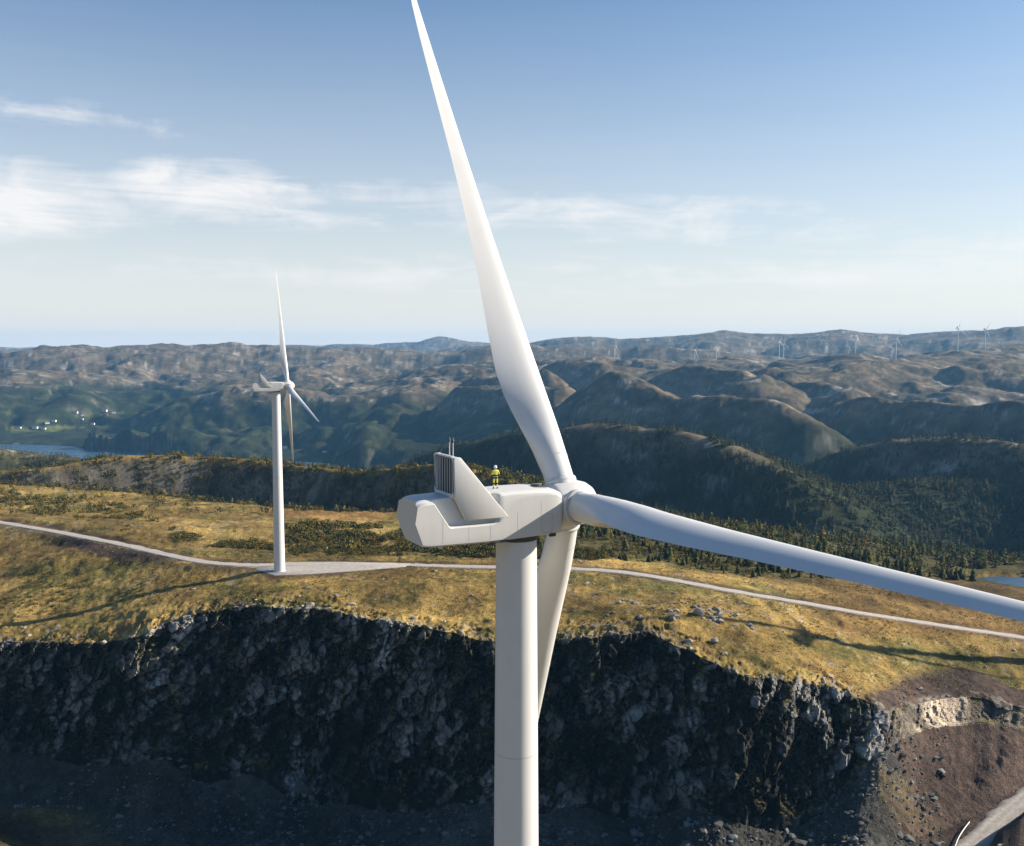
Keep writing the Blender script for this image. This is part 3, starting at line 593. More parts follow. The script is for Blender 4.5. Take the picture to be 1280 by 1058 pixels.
# woods right beyond the road, floor
fw_ = sstep(PXF, 600, 740) * sstep(r - np.repeat(r_rd[None], NR, 0).ravel() + 14 * n_a, 22, 50) * (1 - sstep(r, 700, 760)) * (1 - lk)
C = lerp(C, c3(.055, .052, .02) + 0 * C, fw_[:, None] * .9)
moor = sstep(xpx, 985, 1050) * (1 - sstep(ypx, 790, 800)) * sstep(ypx, 700, 738) * (r < 520)
C = lerp(C, c3(.17, .098, .035) * (1 + .3 * n_c[:, None]), (moor * .6)[:, None])
bare = (1 - sstep(np.hypot((xpx - 420) / 95, (ypx - 640) / 11) + .2 * n_b, .7, 1.1)) * (r < 640)
C = lerp(C, c3(.20, .11, .04) + 0 * C, (bare * .7)[:, None])
C = np.clip(C, .008, .6)

iv = np.arange(NR * NC).reshape(NR, NC)
Fq = np.stack([iv[:-1, :-1], iv[:-1, 1:], iv[1:, 1:], iv[1:, :-1]], 2).reshape(-1, 4)
smooth = np.ones((NR - 1, NC - 1), bool); smooth[rows_cl0 - 66:rows_cl1] = False
# object 1: hill, pit, cliff and plateau up to ~ the plateau edge; object 2: the far country
RS = rows_cl1 - 1 + 150
def part_rows(a, b):
    sub = iv[a:b + 1]; vv = V.reshape(-1, 3)[sub.ravel()]; n = b + 1 - a; jv = np.arange(n * NC).reshape(n, NC)
    f = np.stack([jv[:-1, :-1], jv[:-1, 1:], jv[1:, 1:], jv[1:, :-1]], 2).reshape(-1, 4)
    return vv, f, C[sub.ravel()], smooth[a:b].ravel()
def ground_obj(name, a, b):
    vv, f, c, s = part_rows(a, b); me = mesh_np(name, vv, f, s); set_col(me, c); return ob(name, me, M['ground'])
tag(ground_obj('ground', 0, rows_cl0), kind='structure', label='dark floor of the pit at the foot of the cliff')
tag(ground_obj('cliff', rows_cl0, rows_cl1 - 1), kind='structure', label='dark shaded rock cliff below the grassy plateau')
tag(ground_obj('plateau', rows_cl1 - 1, RS), kind='structure', label='golden grassy plateau above the cliff')
tag(ground_obj('hills', RS, NR - 1), kind='structure', label='rolling heath and wooded hills out to the horizon')

# ---- water
def disc(name, cx_, cy_, cz_, rx, ry, ang, mat, n=64):
    V_ = [(0, 0, 0)] + [(rx * math.cos(2 * math.pi * k / n), ry * math.sin(2 * math.pi * k / n), 0) for k in range(n)]
    me = bpy.data.meshes.new(name); me.from_pydata(V_, [], [(0, 1 + k, 1 + (k + 1) % n) for k in range(n)]); o = ob(name, me, mat); o.location = (cx_, cy_, cz_); o.rotation_euler = (0, 0, ang); return o
tag(disc('fjord', -900, 2300, 0, 2300, 1400, R(10), M['water']), kind='structure', label='blue fjord between the plateau and the far hills')
tag(disc('lake', float(lx), float(ly), LAKE[2], 46, 26, -float(la), M['water']), kind='structure', label='small lake at the edge of the woods')

# ---- road surfaces
def road_mat():
    m, nt, b = new_mat('gravel_road'); ge = N(nt, 'ShaderNodeNewGeometry'); uv = N(nt, 'ShaderNodeAttribute', attribute_name='Col')
    n = N(nt, 'ShaderNodeTexNoise', i_Scale=.8, i_Detail=6, i_Roughness=.7); nt.links.new(ge.outputs['Position'], n.inputs['Vector'])
    f = ramp(nt, n.outputs['Fac'], [(.3, (.72,) * 3), (.7, (1.25,) * 3)]); nt.links.new(mixc(nt, 1, uv.outputs['Color'], f, 'MULTIPLY'), b.inputs['Base Color'])
    b.inputs['Roughness'].default_value = .95; b.inputs['Specular IOR Level'].default_value = .1
    bp = N(nt, 'ShaderNodeBump', i_Strength=.5, i_Distance=.1); nt.links.new(n.outputs['Fac'], bp.inputs['Height']); nt.links.new(bp.outputs[0], b.inputs['Normal']); return m
M['road'] = road_mat()
def road_obj(P, w, label):
    d = np.gradient(P[:, :2], axis=0); d /= np.linalg.norm(d, axis=1)[:, None]; nrm = np.stack([d[:, 1], -d[:, 0]], 1)
    prof = [(-.62, -.5), (-.5, .0), (-.3, .05), (-.2, .03), (0, .08), (.2, .03), (.3, .05), (.5, .0), (.62, -.5)]
    shade = [.55, .75, 1.0, 1.18, .95, 1.18, 1.0, .75, .55]
    vs = []; cs = []
    for i in range(len(P)):
        for (o, h), s_ in zip(prof, shade):
            j = 1 + .10 * math.sin(i * 1.7 + o * 9) + .09 * math.sin(i * .61 + o * 4) + (.10 * math.sin(i * 4.3 + o * 15) if abs(o) > .45 else 0)
            vs.append((P[i, 0] + nrm[i, 0] * o * w * j, P[i, 1] + nrm[i, 1] * o * w * j, P[i, 2] + h)); cs.append([.37 * s_, .335 * s_, .295 * s_])
    n = len(prof); k = np.arange(len(P) * n).reshape(len(P), n); f = np.stack([k[:-1, :-1], k[1:, :-1], k[1:, 1:], k[:-1, 1:]], 2).reshape(-1, 4)
    me = mesh_np('gravel_road', np.array(vs), f, True); set_col(me, np.array(cs)); return tag(ob('gravel_road', me, M['road']), label=label, kind='structure')
road_obj(ROADS['left'][0], 5.2, 'pale gravel road crossing the plateau past the second turbine')
road_obj(ROADS['low'][0], 6.0, 'gravel road at the lower right below the bare earth slope')
pm = MB(); n = len(pad); cxp = pad.mean(0)
pm.rings([[(*(cxp[:2] + (q[:2] - cxp[:2]) * 1.03), PAD_Z - .4) for q in pad], [(q[0], q[1], PAD_Z + .01) for q in pad], [(*(cxp[:2] + (q[:2] - cxp[:2]) * .5), PAD_Z + .1) for q in pad]])
po = pm.build('crane_pad', M['road']); set_col(po.data, np.tile(np.array([[.38, .345, .305]]), (len(po.data.vertices), 1)))
tag(po, label='pale gravel crane pad at the foot of the second turbine', kind='structure')

# ================================================================== WIND TURBINES
# local frame of a turbine: +X forward along the nacelle, -Y the side seen by the camera (w = -Y), Z up; origin at the tower base
HUB_U, HUB_H, TILT, BLADE_L = 4.62, 2.18, R(6.0), 57.5
def tower_mesh(h, n=56, r0=2.2, r1=1.60):
    m = MB(); prof = [(r0 + .25, 0), (r0 + .25, .25), (r0, .26)]
    for k in range(1, 25): t = k / 24; prof.append((lerp(r0, r1, t ** 1.05), .26 + (h - .26) * t))
    return m.lathe(prof, n).mesh('tower')
def ring_mesh(r, h=.07, n=56, proud=.012): return MB().lathe([(r - .05, -h / 2), (r + proud, -h / 2), (r + proud, h / 2), (r - .05, h / 2)], n, cap=False).mesh('ring')
def airfoil(t, n=28):                                  # closed loop, LE at +, chord 1, thickness t
    pts = []
    for k in range(n):
        a = 2 * math.pi * k / n; xx = .5 * (1 + math.cos(a))          # 1 at TE .. 0 at LE
        yt = 5 * t * (.2969 * math.sqrt(xx) - .126 * xx - .3516 * xx ** 2 + .2843 * xx ** 3 - .1036 * xx ** 4)
        cam = .035 * 4 * xx * (1 - xx)
        pts.append((-xx, (yt if a < math.pi else -yt) - cam * .0 + (-cam)))  # x: 0 LE .. -1 TE ; y + is pressure side, camber bulges to suction
    return pts
def blade_mesh(n=28, ns=46):
    m = MB(); rings = []
    for i in range(ns):
        s = 1.45 + (BLADE_L - 1.45) * (i / (ns - 1)) ** 1.15
        q = s / BLADE_L
        chord = np.interp(s, [1.4, 3.0, 5, 7.5, 10, 12.5, 16, 22, 30, 36, 45, 50, 55, 57, 57.5], [2.36, 2.38, 2.7, 3.35, 3.85, 3.95, 3.6, 2.85, 2.1, 1.72, 1.32, 1.08, .75, .4, .1])
        thick = np.interp(s, [1.4, 3, 5, 8, 12, 18, 30, 54.6], [1, 1, .85, .58, .40, .29, .22, .17])
        rnd = np.interp(s, [1.4, 3.2, 8.5], [1, 1, 0]); rnd = rnd * rnd * (3 - 2 * rnd)
        twist = R(np.interp(s, [1.4, 6, 12, 20, 35, 54.6], [14, 14, 11, 7, 2.5, -1.5]))
        pre = .9 * max(0, (q - .08)) ** 2
        le = np.interp(s, [1.4, 3, 6, 12, 25, 40, 57.5], [1.18, 1.19, 1.2, 1.12, .82, .48, .05]) / chord      # share of the chord ahead of the pitch axis
        af = airfoil(1.0 if False else min(thick, .62), n); ring = []
        for k, (ax_, ay_) in enumerate(af):
            cx_ = .5 * math.cos(math.pi - 2 * math.pi * k / n); a = 2 * math.pi * k / n
            circ = (-.5 - .5 * math.cos(a), .5 * math.sin(a))
            px_ = (circ[0] * rnd + ax_ * (1 - rnd) + le) * chord; py_ = (circ[1] * rnd + ay_ * (1 - rnd)) * chord
            c, d = math.cos(twist), math.sin(twist)
            ring.append((px_ * c - py_ * d, pre + px_ * d + py_ * c, s))   # X: leading edge at zero pitch, Y: pressure side (upwind), Z: span
        rings.append(ring)
    return m.rings(rings).mesh('blade', smooth=70)
BLADE = blade_mesh()
ROOT_BAND = ring_mesh(1.19, .05, 40, .012)
def spinner_mesh():
    # body of revolution about X' (rotor axis), lathe is about Z so the matrix turns Z to X
    prof = [(1.2, -1.46), (1.72, -1.46), (1.80, -1.38), (1.86, -1.0), (1.90, -.3), (1.88, .5), (1.76, 1.15), (1.52, 1.75), (1.15, 2.2), (.7, 2.5), (.3, 2.62), (.02, 2.65)]
    return MB().lathe(prof, 56, Matrix.Rotation(R(90), 4, 'Y')).mesh('hub', smooth=50)
SPINNER = spinner_mesh()
def collar_mesh():
    return MB().lathe([(1.35, .3), (1.35, 1.62), (1.40, 1.64), (1.42, 1.7), (1.42, 1.92), (1.38, 1.97), (1.24, 1.99), (1.2, 1.93)], 48).mesh('blade_collar', smooth=45)
COLLAR = collar_mesh()
def nacelle_mesh():
    hw = 1.95; us = [-8.95, -8.9, -8.7, -8.3, -7.95, -7.75, -7.5, -7.0, -6.6, -6.45, -5.6, -4.4, -3.0, -2.85, -2.7, -2.55, -2.4, -2.25, -2.0, -1.8, -1.4, -1.0, -.6, -.2, .3, 1.0, 1.8, 2.5, 2.8, 2.95, 3.05]
    rings = []
    for u in us:
        zb = np.interp(u, [-8.95, -8.3, -3.2, 3.05], [.22, .15, .06, .25])
        zt = np.interp(u, [-8.95, -8.6, -6.5, -1, 1, 2.5, 3.05], [3.50, 3.66, 3.72, 3.86, 3.84, 3.72, 3.45])
        zs = np.interp(u, [-8.95, -7.95, -7.75, -6.6, -6.45, -4.1, -2.95, -2.3, -1.2, -.5, 0], [3.52, 3.56, 3.42, 1.66, 1.54, 1.50, 1.52, 1.75, 2.8, 3.1, 3.2])
        fr = float(sstep(np.array(u), -2.95, -2.3))
        win = lerp(1.42, hw, fr); zr = zs + lerp(.06, .1, fr) + .0
        rc = lerp(.14, .42, fr); zs = min(zs, zt - rc - .12); zr = min(zr, zt - rc - .05)
        if u > 2.6: k = (u - 2.6) / .45; win *= 1 - .05 * k; 
        wb = hw * (1 if u < 2.6 else 1 - .05 * (u - 2.6) / .45)
        half = [(0, zb), (wb - .4, zb), (wb - .14, zb + .04), (wb - .03, zb + .16), (wb, zb + .36), (wb, lerp(zb, zs, .6)), (wb, zs - .08), (lerp(wb - .03, win, fr), zs - .02), (lerp(wb - .09, win, fr), zs), (win + .05 * (1 - fr), zr), (win, zr + .06),
                (win, zt - rc)] + [(win - rc * (1 - math.cos(a)), zt - rc * (1 - math.sin(a))) for a in (R(25), R(50), R(72))] + [(win - rc, zt), (win * .4, zt + .04), (0, zt + .05)]
        du = lambda z_: float(np.interp(z_, [.15, .5, 1.2, 2.07, 2.9, 3.5, 3.8], [.40, .26, -.05, -.32, -.2, -.02, .1])) * float(np.clip((-7.6 - u) / 1.35, 0, 1))
        full = half + [(-w_, z_) for w_, z_ in reversed(half[1:-1])]
        rings.append([(u + du(z_), -w_, z_) for w_, z_ in full])
    return MB().rings(rings).mesh('nacelle', smooth=24)
NACELLE = nacelle_mesh()
FIN_POLY = [(-6.20, 6.62), (-6.12, 6.70), (-5.68, 6.70), (-5.58, 6.63), (-1.72, 2.02), (-1.74, 1.95), (-5.22, 1.95), (-6.10, 3.75)]
def fin_mesh(sgn):
    m = MB(); out = [(u, -sgn * (1.78 + .19 * float(np.interp(z_, [1.95, 6.7], [1, .75]))), z_) for u, z_ in FIN_POLY]; inn = [(u, -sgn * (1.52 if z_ < 5 else 1.66), z_ + (.03 if z_ < 3 else 0)) for u, z_ in FIN_POLY]; n = len(FIN_POLY)
    m.add(out + inn, [tuple(range(n)), tuple(reversed(range(n, 2 * n)))] + [(i, i + n, (i + 1) % n + n, (i + 1) % n) for i in range(n)])
    return m.mesh('cooler_fin', bevel=.05)
FINS = [fin_mesh(1), fin_mesh(-1)]
RADI = MB().box((-5.62, 0, 5.15), (.22, 3.1, 2.75)).mesh('radiator', bevel=.03)
def rrect(u, w, z0, z1, r, n=5):
    P = []
    for cw, cz, a0 in ((w - r, z1 - r, 0), (-w + r, z1 - r, 90), (-w + r, z0 + r, 180), (w - r, z0 + r, 270)):
        for k in range(n + 1): a = R(a0 + 90 * k / n); P.append((u, cw + r * math.cos(a), cz + r * math.sin(a)))
    return P
FRAME = MB().tube(rrect(-6.16, 1.72, 3.72, 6.66, .35), .085, 8, True).mesh('cooler_frame')
ROOF = MB().prism([(-6.12, 6.58), (-6.12, 6.66), (-5.64, 6.66), (-5.40, 6.40), (-5.40, 3.7), (-5.48, 3.7), (-5.48, 6.36), (-5.66, 6.58)], -1.64, 1.64).mesh('cooler_roof', bevel=.02)
BAR = MB().box((0, 0, 0), (.08, .055, 2.72)).mesh('grille_bar', bevel=.015)
RAIL = MB().box((0, 0, 0), (.16, 3.25, .20)).mesh('base_rail', bevel=.03)
MAST = MB().tube([(0, 0, 0), (0, 0, 1.05)], .045, 8).mesh('mast')
SENS = MB().lathe([(.03, 0), (.09, .02), (.09, .2), (.05, .26), (.02, .42)], 12).mesh('wind_sensor')
ROD = MB().tube([(0, 0, 0), (0, 0, .6)], .02, 6).mesh('lightning_rod')
def loop_strip(pts, rad, name): return MB().tube(pts, rad, 6, True).mesh(name)
DOOR = loop_strip([(1.72 + sx * .47 + 0, 0, 1.18 + sz) for sx, sz in [(-1, -.5), (-.85, -.68), (-.5, -.75), (.5, -.75), (.85, -.68), (1, -.5), (1, .5), (.85, .68), (.5, .75), (-.5, .75), (-.85, .68), (-1, .5)]], .016, 'service_door')
HATCH = MB().box((0, 0, 0), (1.2, .9, .07)).mesh('roof_hatch', bevel=.02)
HATCHL = MB().box((0, 0, .0), (.9, .04, .34), Matrix.Rotation(R(62), 3, 'X')).mesh('hatch_lid', bevel=.01)
def add(name, me, mat, parent, loc=(0, 0, 0), rot=(0, 0, 0)):
    o = ob(name, me, mat, parent); o.location = loc; o.rotation_euler = rot; return o
_tower = {}
def turbine(loc, yaw, theta, hub_h, pitch, label, detail, group='wind turbines', bs=(1, 1, 1)):
    """theta: angle of the blade nearest the camera side, from up towards the camera side"""
    t = empty('wind_turbine', loc, yaw); tag(t, label, 'wind turbine', group)
    h = hub_h - HUB_H; key = round(h, 1)
    if key not in _tower: _tower[key] = tower_mesh(key, 56 if detail else 20)
    tw = add('tower', _tower[key], M['tower'], t)
    if detail:
        for q in (.27, .53, .78):
            add('flange_seam', ring_mesh(lerp(2.2, 1.60, q ** 1.05), .05, 56, .006), M['seam'], tw, (0, 0, h * q))
        add('yaw_ring', ring_mesh(1.66, .3), M['dark'], tw, (0, 0, h - .06))
    nc = add('nacelle', NACELLE, M['nacelle'], t, (0, 0, h))
    for s_, fm in zip((1, -1), FINS): add('cooler_fin', fm, M['nacelle'], t, (0, 0, h))
    ra = add('radiator', RADI, M['grille'], t, (0, 0, h)); add('cooler_roof', ROOF, M['nacelle'], t, (0, 0, h))
    if detail:
        add('cooler_frame', FRAME, M['alu'], ra)
        for k in range(7): add('grille_bar', BAR, M['alu'] if k % 2 else M['nacelle'], ra, (-6.08, -1.38 + 2.76 * k / 6, 5.18))
        for k in range(2): add('base_rail', RAIL, M['nacelle'] if k else M['alu'], ra, (-6.12 + .1 * k, 0, 3.83 - .16 * k))
        for dy in (-.35, -1.0):
            ma = add('mast', MAST, M['alu'], t, (-5.85, dy, h + 6.68)); add('wind_sensor', SENS, M['dark'], ma, (0, 0, 1.03))
        add('lightning_rod', ROD, M['dark'], t, (-5.9, 1.1, h + 6.68))
        add('service_door', DOOR, M['seam'], nc, (0, -1.945, 0)); ha = add('roof_hatch', HATCH, M['dark'], nc, (1.75, -.35, 3.83), (0, R(3), 0)); add('hatch_lid', HATCHL, M['seam'], ha, (.1, .5, .10))
        for u_, z0, z1 in ((-.9, .4, 2.2), (-3.2, .4, 1.45), (-5.0, .4, 1.45), (-7.1, .45, 2.3), (1.15, .45, 3.0)):
            add('panel_seam', MB().box((0, 0, 0), (.010, .010, z1 - z0)).mesh('panel_seam'), M['seam'], nc, (u_, -1.951, (z0 + z1) / 2))
        add('bottom_lamp', MB().lathe([(.02, -.28), (.16, -.24), (.2, -.1), (.14, 0)], 14).mesh('bottom_lamp'), M['nacelle'], nc, (-7.0, -1.2, .12))
        add('floor_hatch', MB().box((0, 0, 0), (1.5, .5, .12)).mesh('floor_hatch', bevel=.03), M['dark'], nc, (-2.4, -1.72, .1))
        add('underside_sensor', MB().box((0, 0, 0), (.55, .35, .3)).mesh('underside_sensor', bevel=.08), M['dark'], nc, (2.25, -1.75, .2))
    tm = Matrix.Translation((HUB_U, 0, h + HUB_H)) @ Matrix.Rotation(-TILT, 4, 'Y')
    hb = ob('hub', SPINNER, M['nacelle'], t); hb.matrix_local = tm
    if detail:
        for k in range(3):
            a = theta + k * 2 * math.pi / 3; cm_ = add('blade_collar', COLLAR, M['nacelle'], hb); cm_.matrix_local = Matrix.Rotation(a, 4, 'X') 
    for k in range(3):
        a = theta + k * 2 * math.pi / 3                       # 0 = up, turning towards -Y (camera side)
        # at a = 0: span +Z, tangent (leading edge at zero pitch) = +Y, upwind = +X
        d = Matrix.Rotation(a, 4, 'X'); cone = Matrix.Rotation(R(3.3), 4, 'Y')
        base = Matrix(((0, 1, 0, 0), (1, 0, 0, 0), (0, 0, 1, 0), (0, 0, 0, 1)))   # mesh X(LE)->Y, mesh Y(pressure)->X ; mirrored frame
        p_ = Matrix.Rotation(-pitch, 4, 'Z')
        bl = ob('blade', BLADE, M['blade'], t); bl.matrix_local = tm @ d @ cone @ p_ @ base @ Matrix.Diagonal((*bs, 1))
        if detail: add('root_band', ROOT_BAND, M['seam'], bl, (0, 0, 4.0), (0, 0, 0)).scale = (1.03, 1.03, 1)
    return t
YAW = R(27.4)
t1 = turbine((T1X, T1Y, BASE1), YAW, R(89.2), CAM_Z - 14.694 + HUB_H - BASE1, R(78),
             'large white wind turbine in front with a person on its nacelle', True)
t2 = turbine((float(T2X), float(T2Y), PAD_Z - .05), R(21.4), R(103), 285.2 - PAD_Z, R(78),
             'white wind turbine standing on the gravel pad beside the plateau road', True, bs=(.66, .66, .85))
# the turbine that stands to the right of the frame and throws its shadow over the plateau
SHX, SHY = at_z(1008, 778, 206); hub_h3 = 75.0
z3 = 212.0
for _ in range(12):                                          # hub, its shadow on the grass and the sun lie on one line
    d3 = (z3 + hub_h3 - float(H(SHX, SHY)[0])) / math.tan(SUN_EL); T3 = (float(SHX) + d3 * math.cos(SUN_AZ), float(SHY) + d3 * math.sin(SUN_AZ)); z3 = float(H(T3[0], T3[1])[0])
t3 = turbine((T3[0], T3[1], z3 - .1), R(70), R(130), hub_h3, R(78), 'white wind turbine right of the view whose shadow lies across the plateau grass', False)
# wind farm on the far hills: tower top and foot in the photograph, distance from the usual 75 m tower
FARM = [(768, 434, 457, 'far white turbine standing alone, leftmost on the distant hills'), (868, 434, 454, 'far white turbine second from the left on the distant hills'),
        (895, 424, 445, 'far white turbine on the small rise right of the second one'), (974, 421, 442, 'far white turbine, left one of the close pair'), (979.5, 424, 442.5, 'shorter far white turbine, right one of the close pair'),
        (1061, 423, 440, 'fainter far turbine just left of the bright one'), (1069, 420, 442, 'bright far turbine just right of a fainter one'), (1119.5, 424, 449, 'far white turbine nearest to the camera on the bare brown slope'),
        (1197, 410, 434, 'far turbine on the skyline with one blade leaning up left'), (1208.5, 421, 434, 'smallest faint far turbine between two on the right skyline'), (1231, 412, 432.5, 'rightmost far turbine on the skyline with an upright blade')]
for i, (px, y0, y1, lab) in enumerate(FARM):
    rr = 75.0 * F_PX / (y1 - y0); a, tt_ = pix(px, y1); zb = CAM_Z + float(tt_) * rr
    X_, Y_ = rr * math.sin(a), rr * math.cos(a); zg = float(H(X_, Y_)[0]); zb2 = zg - .3
    turbine((X_, Y_, zb2), R(27.4 + (i * 37) % 23 - 11), R(8 + (i * 31) % 40), max(55, min(92, CAM_Z + float(pix(px, y0)[1]) * rr - zb2)), R(80), lab, False, 'wind farm on the far hills', (.75, .75, .78))
    print('farm', i, round(rr), 'pix base z', round(zb), 'ground', round(zg))

# ================================================================== PERSON on the nacelle roof
def person():
    top = CAM_Z - 14.694 + 3.86
    u, w = -1.9, .15
    X_ = T1X + u * math.cos(YAW) + w * math.sin(YAW); Y_ = T1Y + u * math.sin(YAW) - w * math.cos(YAW)
    P = empty('person', (X_, Y_, top + .02), R(18)); tag(P, 'person in yellow work suit and white helmet standing on the turbine nacelle', 'person')
    J = [(0, 0, .98), (0, 0, 1.15), (0, .01, 1.36), (0, .0, 1.47), (0, .02, 1.55), (0, .03, 1.64), (0, .02, 1.73)]; Rd = [.165, .15, .185, .075, .07, .10, .07]
    E_ = [(i, i + 1) for i in range(6)]
    def chain(start, pts, rads):
        k = start
        for p, q in zip(pts, rads): J.append(p); Rd.append(q); E_.append((k, len(J) - 1)); k = len(J) - 1
        return k
    for s_ in (-1, 1):
        chain(0, [(.10 * s_, 0, .90), (.13 * s_, .015, .50), (.15 * s_, -.01, .12), (.16 * s_, .0, .055), (.17 * s_, .15, .045)], [.115, .08, .062, .06, .05])
        k = chain(2, [(.20 * s_, 0, 1.40), (.29 * s_, -.03, 1.16), (.20 * s_, .17, 1.06), (.12 * s_, .25, 1.10)], [.085, .062, .05, .042])
        for f_ in range(4): chain(k, [((.105 - .0) * s_ - .01, .28 + .004 * f_, 1.145 - .022 * f_), (.05 * s_, .30, 1.15 - .022 * f_)], [.014, .011])
        chain(k, [(.11 * s_, .245, 1.16), (.09 * s_, .27, 1.19)], [.016, .012])
    me = bpy.data.meshes.new('body'); me.from_pydata(J, E_, []); o = bpy.data.objects.new('body', me); link(o, P)
    md = o.modifiers.new('skin', 'SKIN'); md.use_smooth_shade = True
    for v, rd in zip(me.skin_vertices[0].data, Rd): v.radius = (rd, rd * .82)
    me.skin_vertices[0].data[0].use_root = True
    o.modifiers.new('sub', 'SUBSURF').levels = 2; o.modifiers['sub'].render_levels = 2
    m, nt, b = new_mat('work_suit'); t = N(nt, 'ShaderNodeTexCoord'); s3 = N(nt, 'ShaderNodeSeparateXYZ'); nt.links.new(t.outputs['Object'], s3.inputs[0])
    Y, K, Sv, B = (.62, .62, .06), (.02, .022, .03), (.6, .6, .58), (.45, .28, .2)
    c = ramp(nt, math_(nt, 'DIVIDE', s3.outputs[2], 1.8), [(0, K), (.075, Y), (.17, Sv), (.19, K), (.26, Y), (.44, K), (.52, Sv), (.545, K), (.62, Y), (.80, Sv), (.815, Y), (.825, B), (.99, B)], 'CONSTANT')
    el = c.node.color_ramp.elements
    nt.links.new(c, b.inputs['Base Color']); b.inputs['Roughness'].default_value = .75; me.materials.append(m)
    hm = MB().lathe([(.145, 1.655), (.15, 1.67), (.125, 1.675), (.122, 1.73), (.10, 1.79), (.06, 1.825), (.01, 1.84)], 20, Matrix.Translation((0, .025, 0)))
    hm.build('helmet', simple('white_helmet', (.78, .78, .76), .35), P)
    hs_ = MB(); hs_.tube([(-.12, .13, 1.45), (-.05, .165, 1.25), (.0, .165, 1.15), (.05, .165, 1.25), (.12, .13, 1.45)], .022, 6); hs_.build('harness', M['rubber'], P)
    for s_ in (-1, 1): MB().lathe([(.02, 1.60 - .004), (.016, 1.625)], 8, Matrix.Translation((.035 * s_, .125, 0))).build('eye', M['rubber'], P)
    MB().box((0, .135, 1.595), (.03, .05, .05)).build('nose', simple('skin', (.45, .28, .2), .6), P, bevel=.01)
person()

# ================================================================== VEGETATION
def ico(sub=1):
    bm = bmesh.new(); bmesh.ops.create_icosphere(bm, subdivisions=sub, radius=1); bm.verts.ensure_lookup_table()
    v = np.array([q.co[:] for q in bm.verts]); f = np.array([[q.index for q in p.verts] for p in bm.faces]); bm.free(); return v, f
def leafy(n, rx, rz, seed, z0, size, flat=.5):             # cloud of small leaf-clump triangles spread through a crown
    g = np.random.default_rng(seed); d = g.normal(size=(n, 3)); d /= np.linalg.norm(d, axis=1)[:, None]; q = g.uniform(.35, 1, n) ** .5
    lob = 1 + .28 * np.sin(d[:, 0] * 4 + seed) * np.sin(d[:, 1] * 4 + seed * 2)
    c = d * (q * lob)[:, None] * np.array([rx, rx, rz]) + np.array([0, 0, z0]); t1 = g.normal(size=(n, 3)); t1 /= np.linalg.norm(t1, axis=1)[:, None]
    t2 = np.cross(t1, d + g.normal(size=(n, 3)) * .5); t2 /= np.linalg.norm(t2, axis=1)[:, None] + 1e-9
    s = size * g.uniform(.6, 1.4, n)[:, None]
    v = np.stack([c - t1 * s, c + t1 * s * .8 + t2 * s * .3, c + t2 * s * 1.1], 1).reshape(-1, 3); f = np.arange(n * 3).reshape(-1, 3)
    return v, f, np.repeat(g.uniform(.7, 1.3, n), 3)
def conifer(h, rad, seed, tiers=9, per=9):
    g = np.random.default_rng(seed); vs = []; sh = []
    for k in range(tiers):
        t = k / (tiers - 1); zc = h * (.12 + .86 * t); rr = rad * (1 - t) ** .85 * g.uniform(.8, 1.15) + .12
        for j in range(per if t < .75 else per // 2 + 1):
            a = 2 * math.pi * (j + g.uniform(-.35, .35)) / per + k * .9; L = rr * g.uniform(.7, 1.2); wd = .33 * L + .12
            tip = np.array([math.cos(a) * L, math.sin(a) * L, zc - .28 * L]); b = np.array([0, 0, zc + h * .06]); sd = np.array([-math.sin(a), math.cos(a), 0]) * wd
            vs += [b, tip * .75 + sd * .9 + np.array([0, 0, .06]), tip, b, tip, tip * .75 - sd * .9 + np.array([0, 0, .06])]; sh += [g.uniform(.7, 1.25)] * 6
    return np.array(vs), np.arange(len(vs)).reshape(-1, 3), np.array(sh)
CON = [conifer(1, .24, 1), conifer(1, .19, 2, 10, 8), conifer(1, .28, 3, 8, 9)]
BIR = [leafy(110, .30, .42, 11, .56, .075), leafy(100, .26, .40, 12, .58, .075), leafy(120, .34, .38, 13, .60, .075)]
SHR = [leafy(46, .62, .42, 21, .34, .19), leafy(40, .7, .36, 22, .3, .2), leafy(50, .55, .5, 23, .4, .17)]
CONL = [conifer(1, .26, 5, 4, 4), conifer(1, .22, 6, 4, 4), conifer(1, .3, 7, 4, 5)]
BIRL = [leafy(34, .32, .42, 31, .54, .13), leafy(30, .3, .4, 32, .54, .14)]
def scatter_mesh(name, tmpl, pts, hts, cols, seed=0):       # joined mesh of many small plants
    g = np.random.default_rng(seed); VV = []; FF = []; CC = []; base = 0
    pick = g.integers(0, len(tmpl), len(pts)); ang = g.uniform(0, 6.28, len(pts)); wid = g.uniform(.8, 1.25, len(pts))
    for k, (tv, tf, tsh) in enumerate(tmpl):
        i = np.where(pick == k)[0]
        if not len(i): continue
        c, s = np.cos(ang[i])[:, None], np.sin(ang[i])[:, None]; sx = (hts[i] * wid[i])[:, None]
        vx = (tv[None, :, 0] * c - tv[None, :, 1] * s) * sx + pts[i, 0:1]; vy = (tv[None, :, 0] * s + tv[None, :, 1] * c) * sx + pts[i, 1:2]; vz = tv[None, :, 2] * hts[i][:, None] + pts[i, 2:3]
        VV.append(np.stack([vx, vy, vz], 2).reshape(-1, 3)); FF.append((tf[None] + (np.arange(len(i)) * len(tv))[:, None, None] + base).reshape(-1, 3)); base += len(i) * len(tv)
        CC.append((cols[i][:, None, :] * tsh[None, :, None]).reshape(-1, 3))
    me = mesh_np(name, np.concatenate(VV), np.concatenate(FF), False); set_col(me, np.clip(np.concatenate(CC), 0.004, .6)); return me
AZlim = R(33)
def rand_polar(n, r0, r1, px0, px1, g):
    a0, a1 = math.atan((px0 - CX) / F_PX), math.atan((px1 - CX) / F_PX); a = g.uniform(a0, a1, n); r_ = np.sqrt(g.uniform(r0 ** 2, r1 ** 2, n)); return r_ * np.sin(a), r_ * np.cos(a), a, r_
g = np.random.default_rng(99)
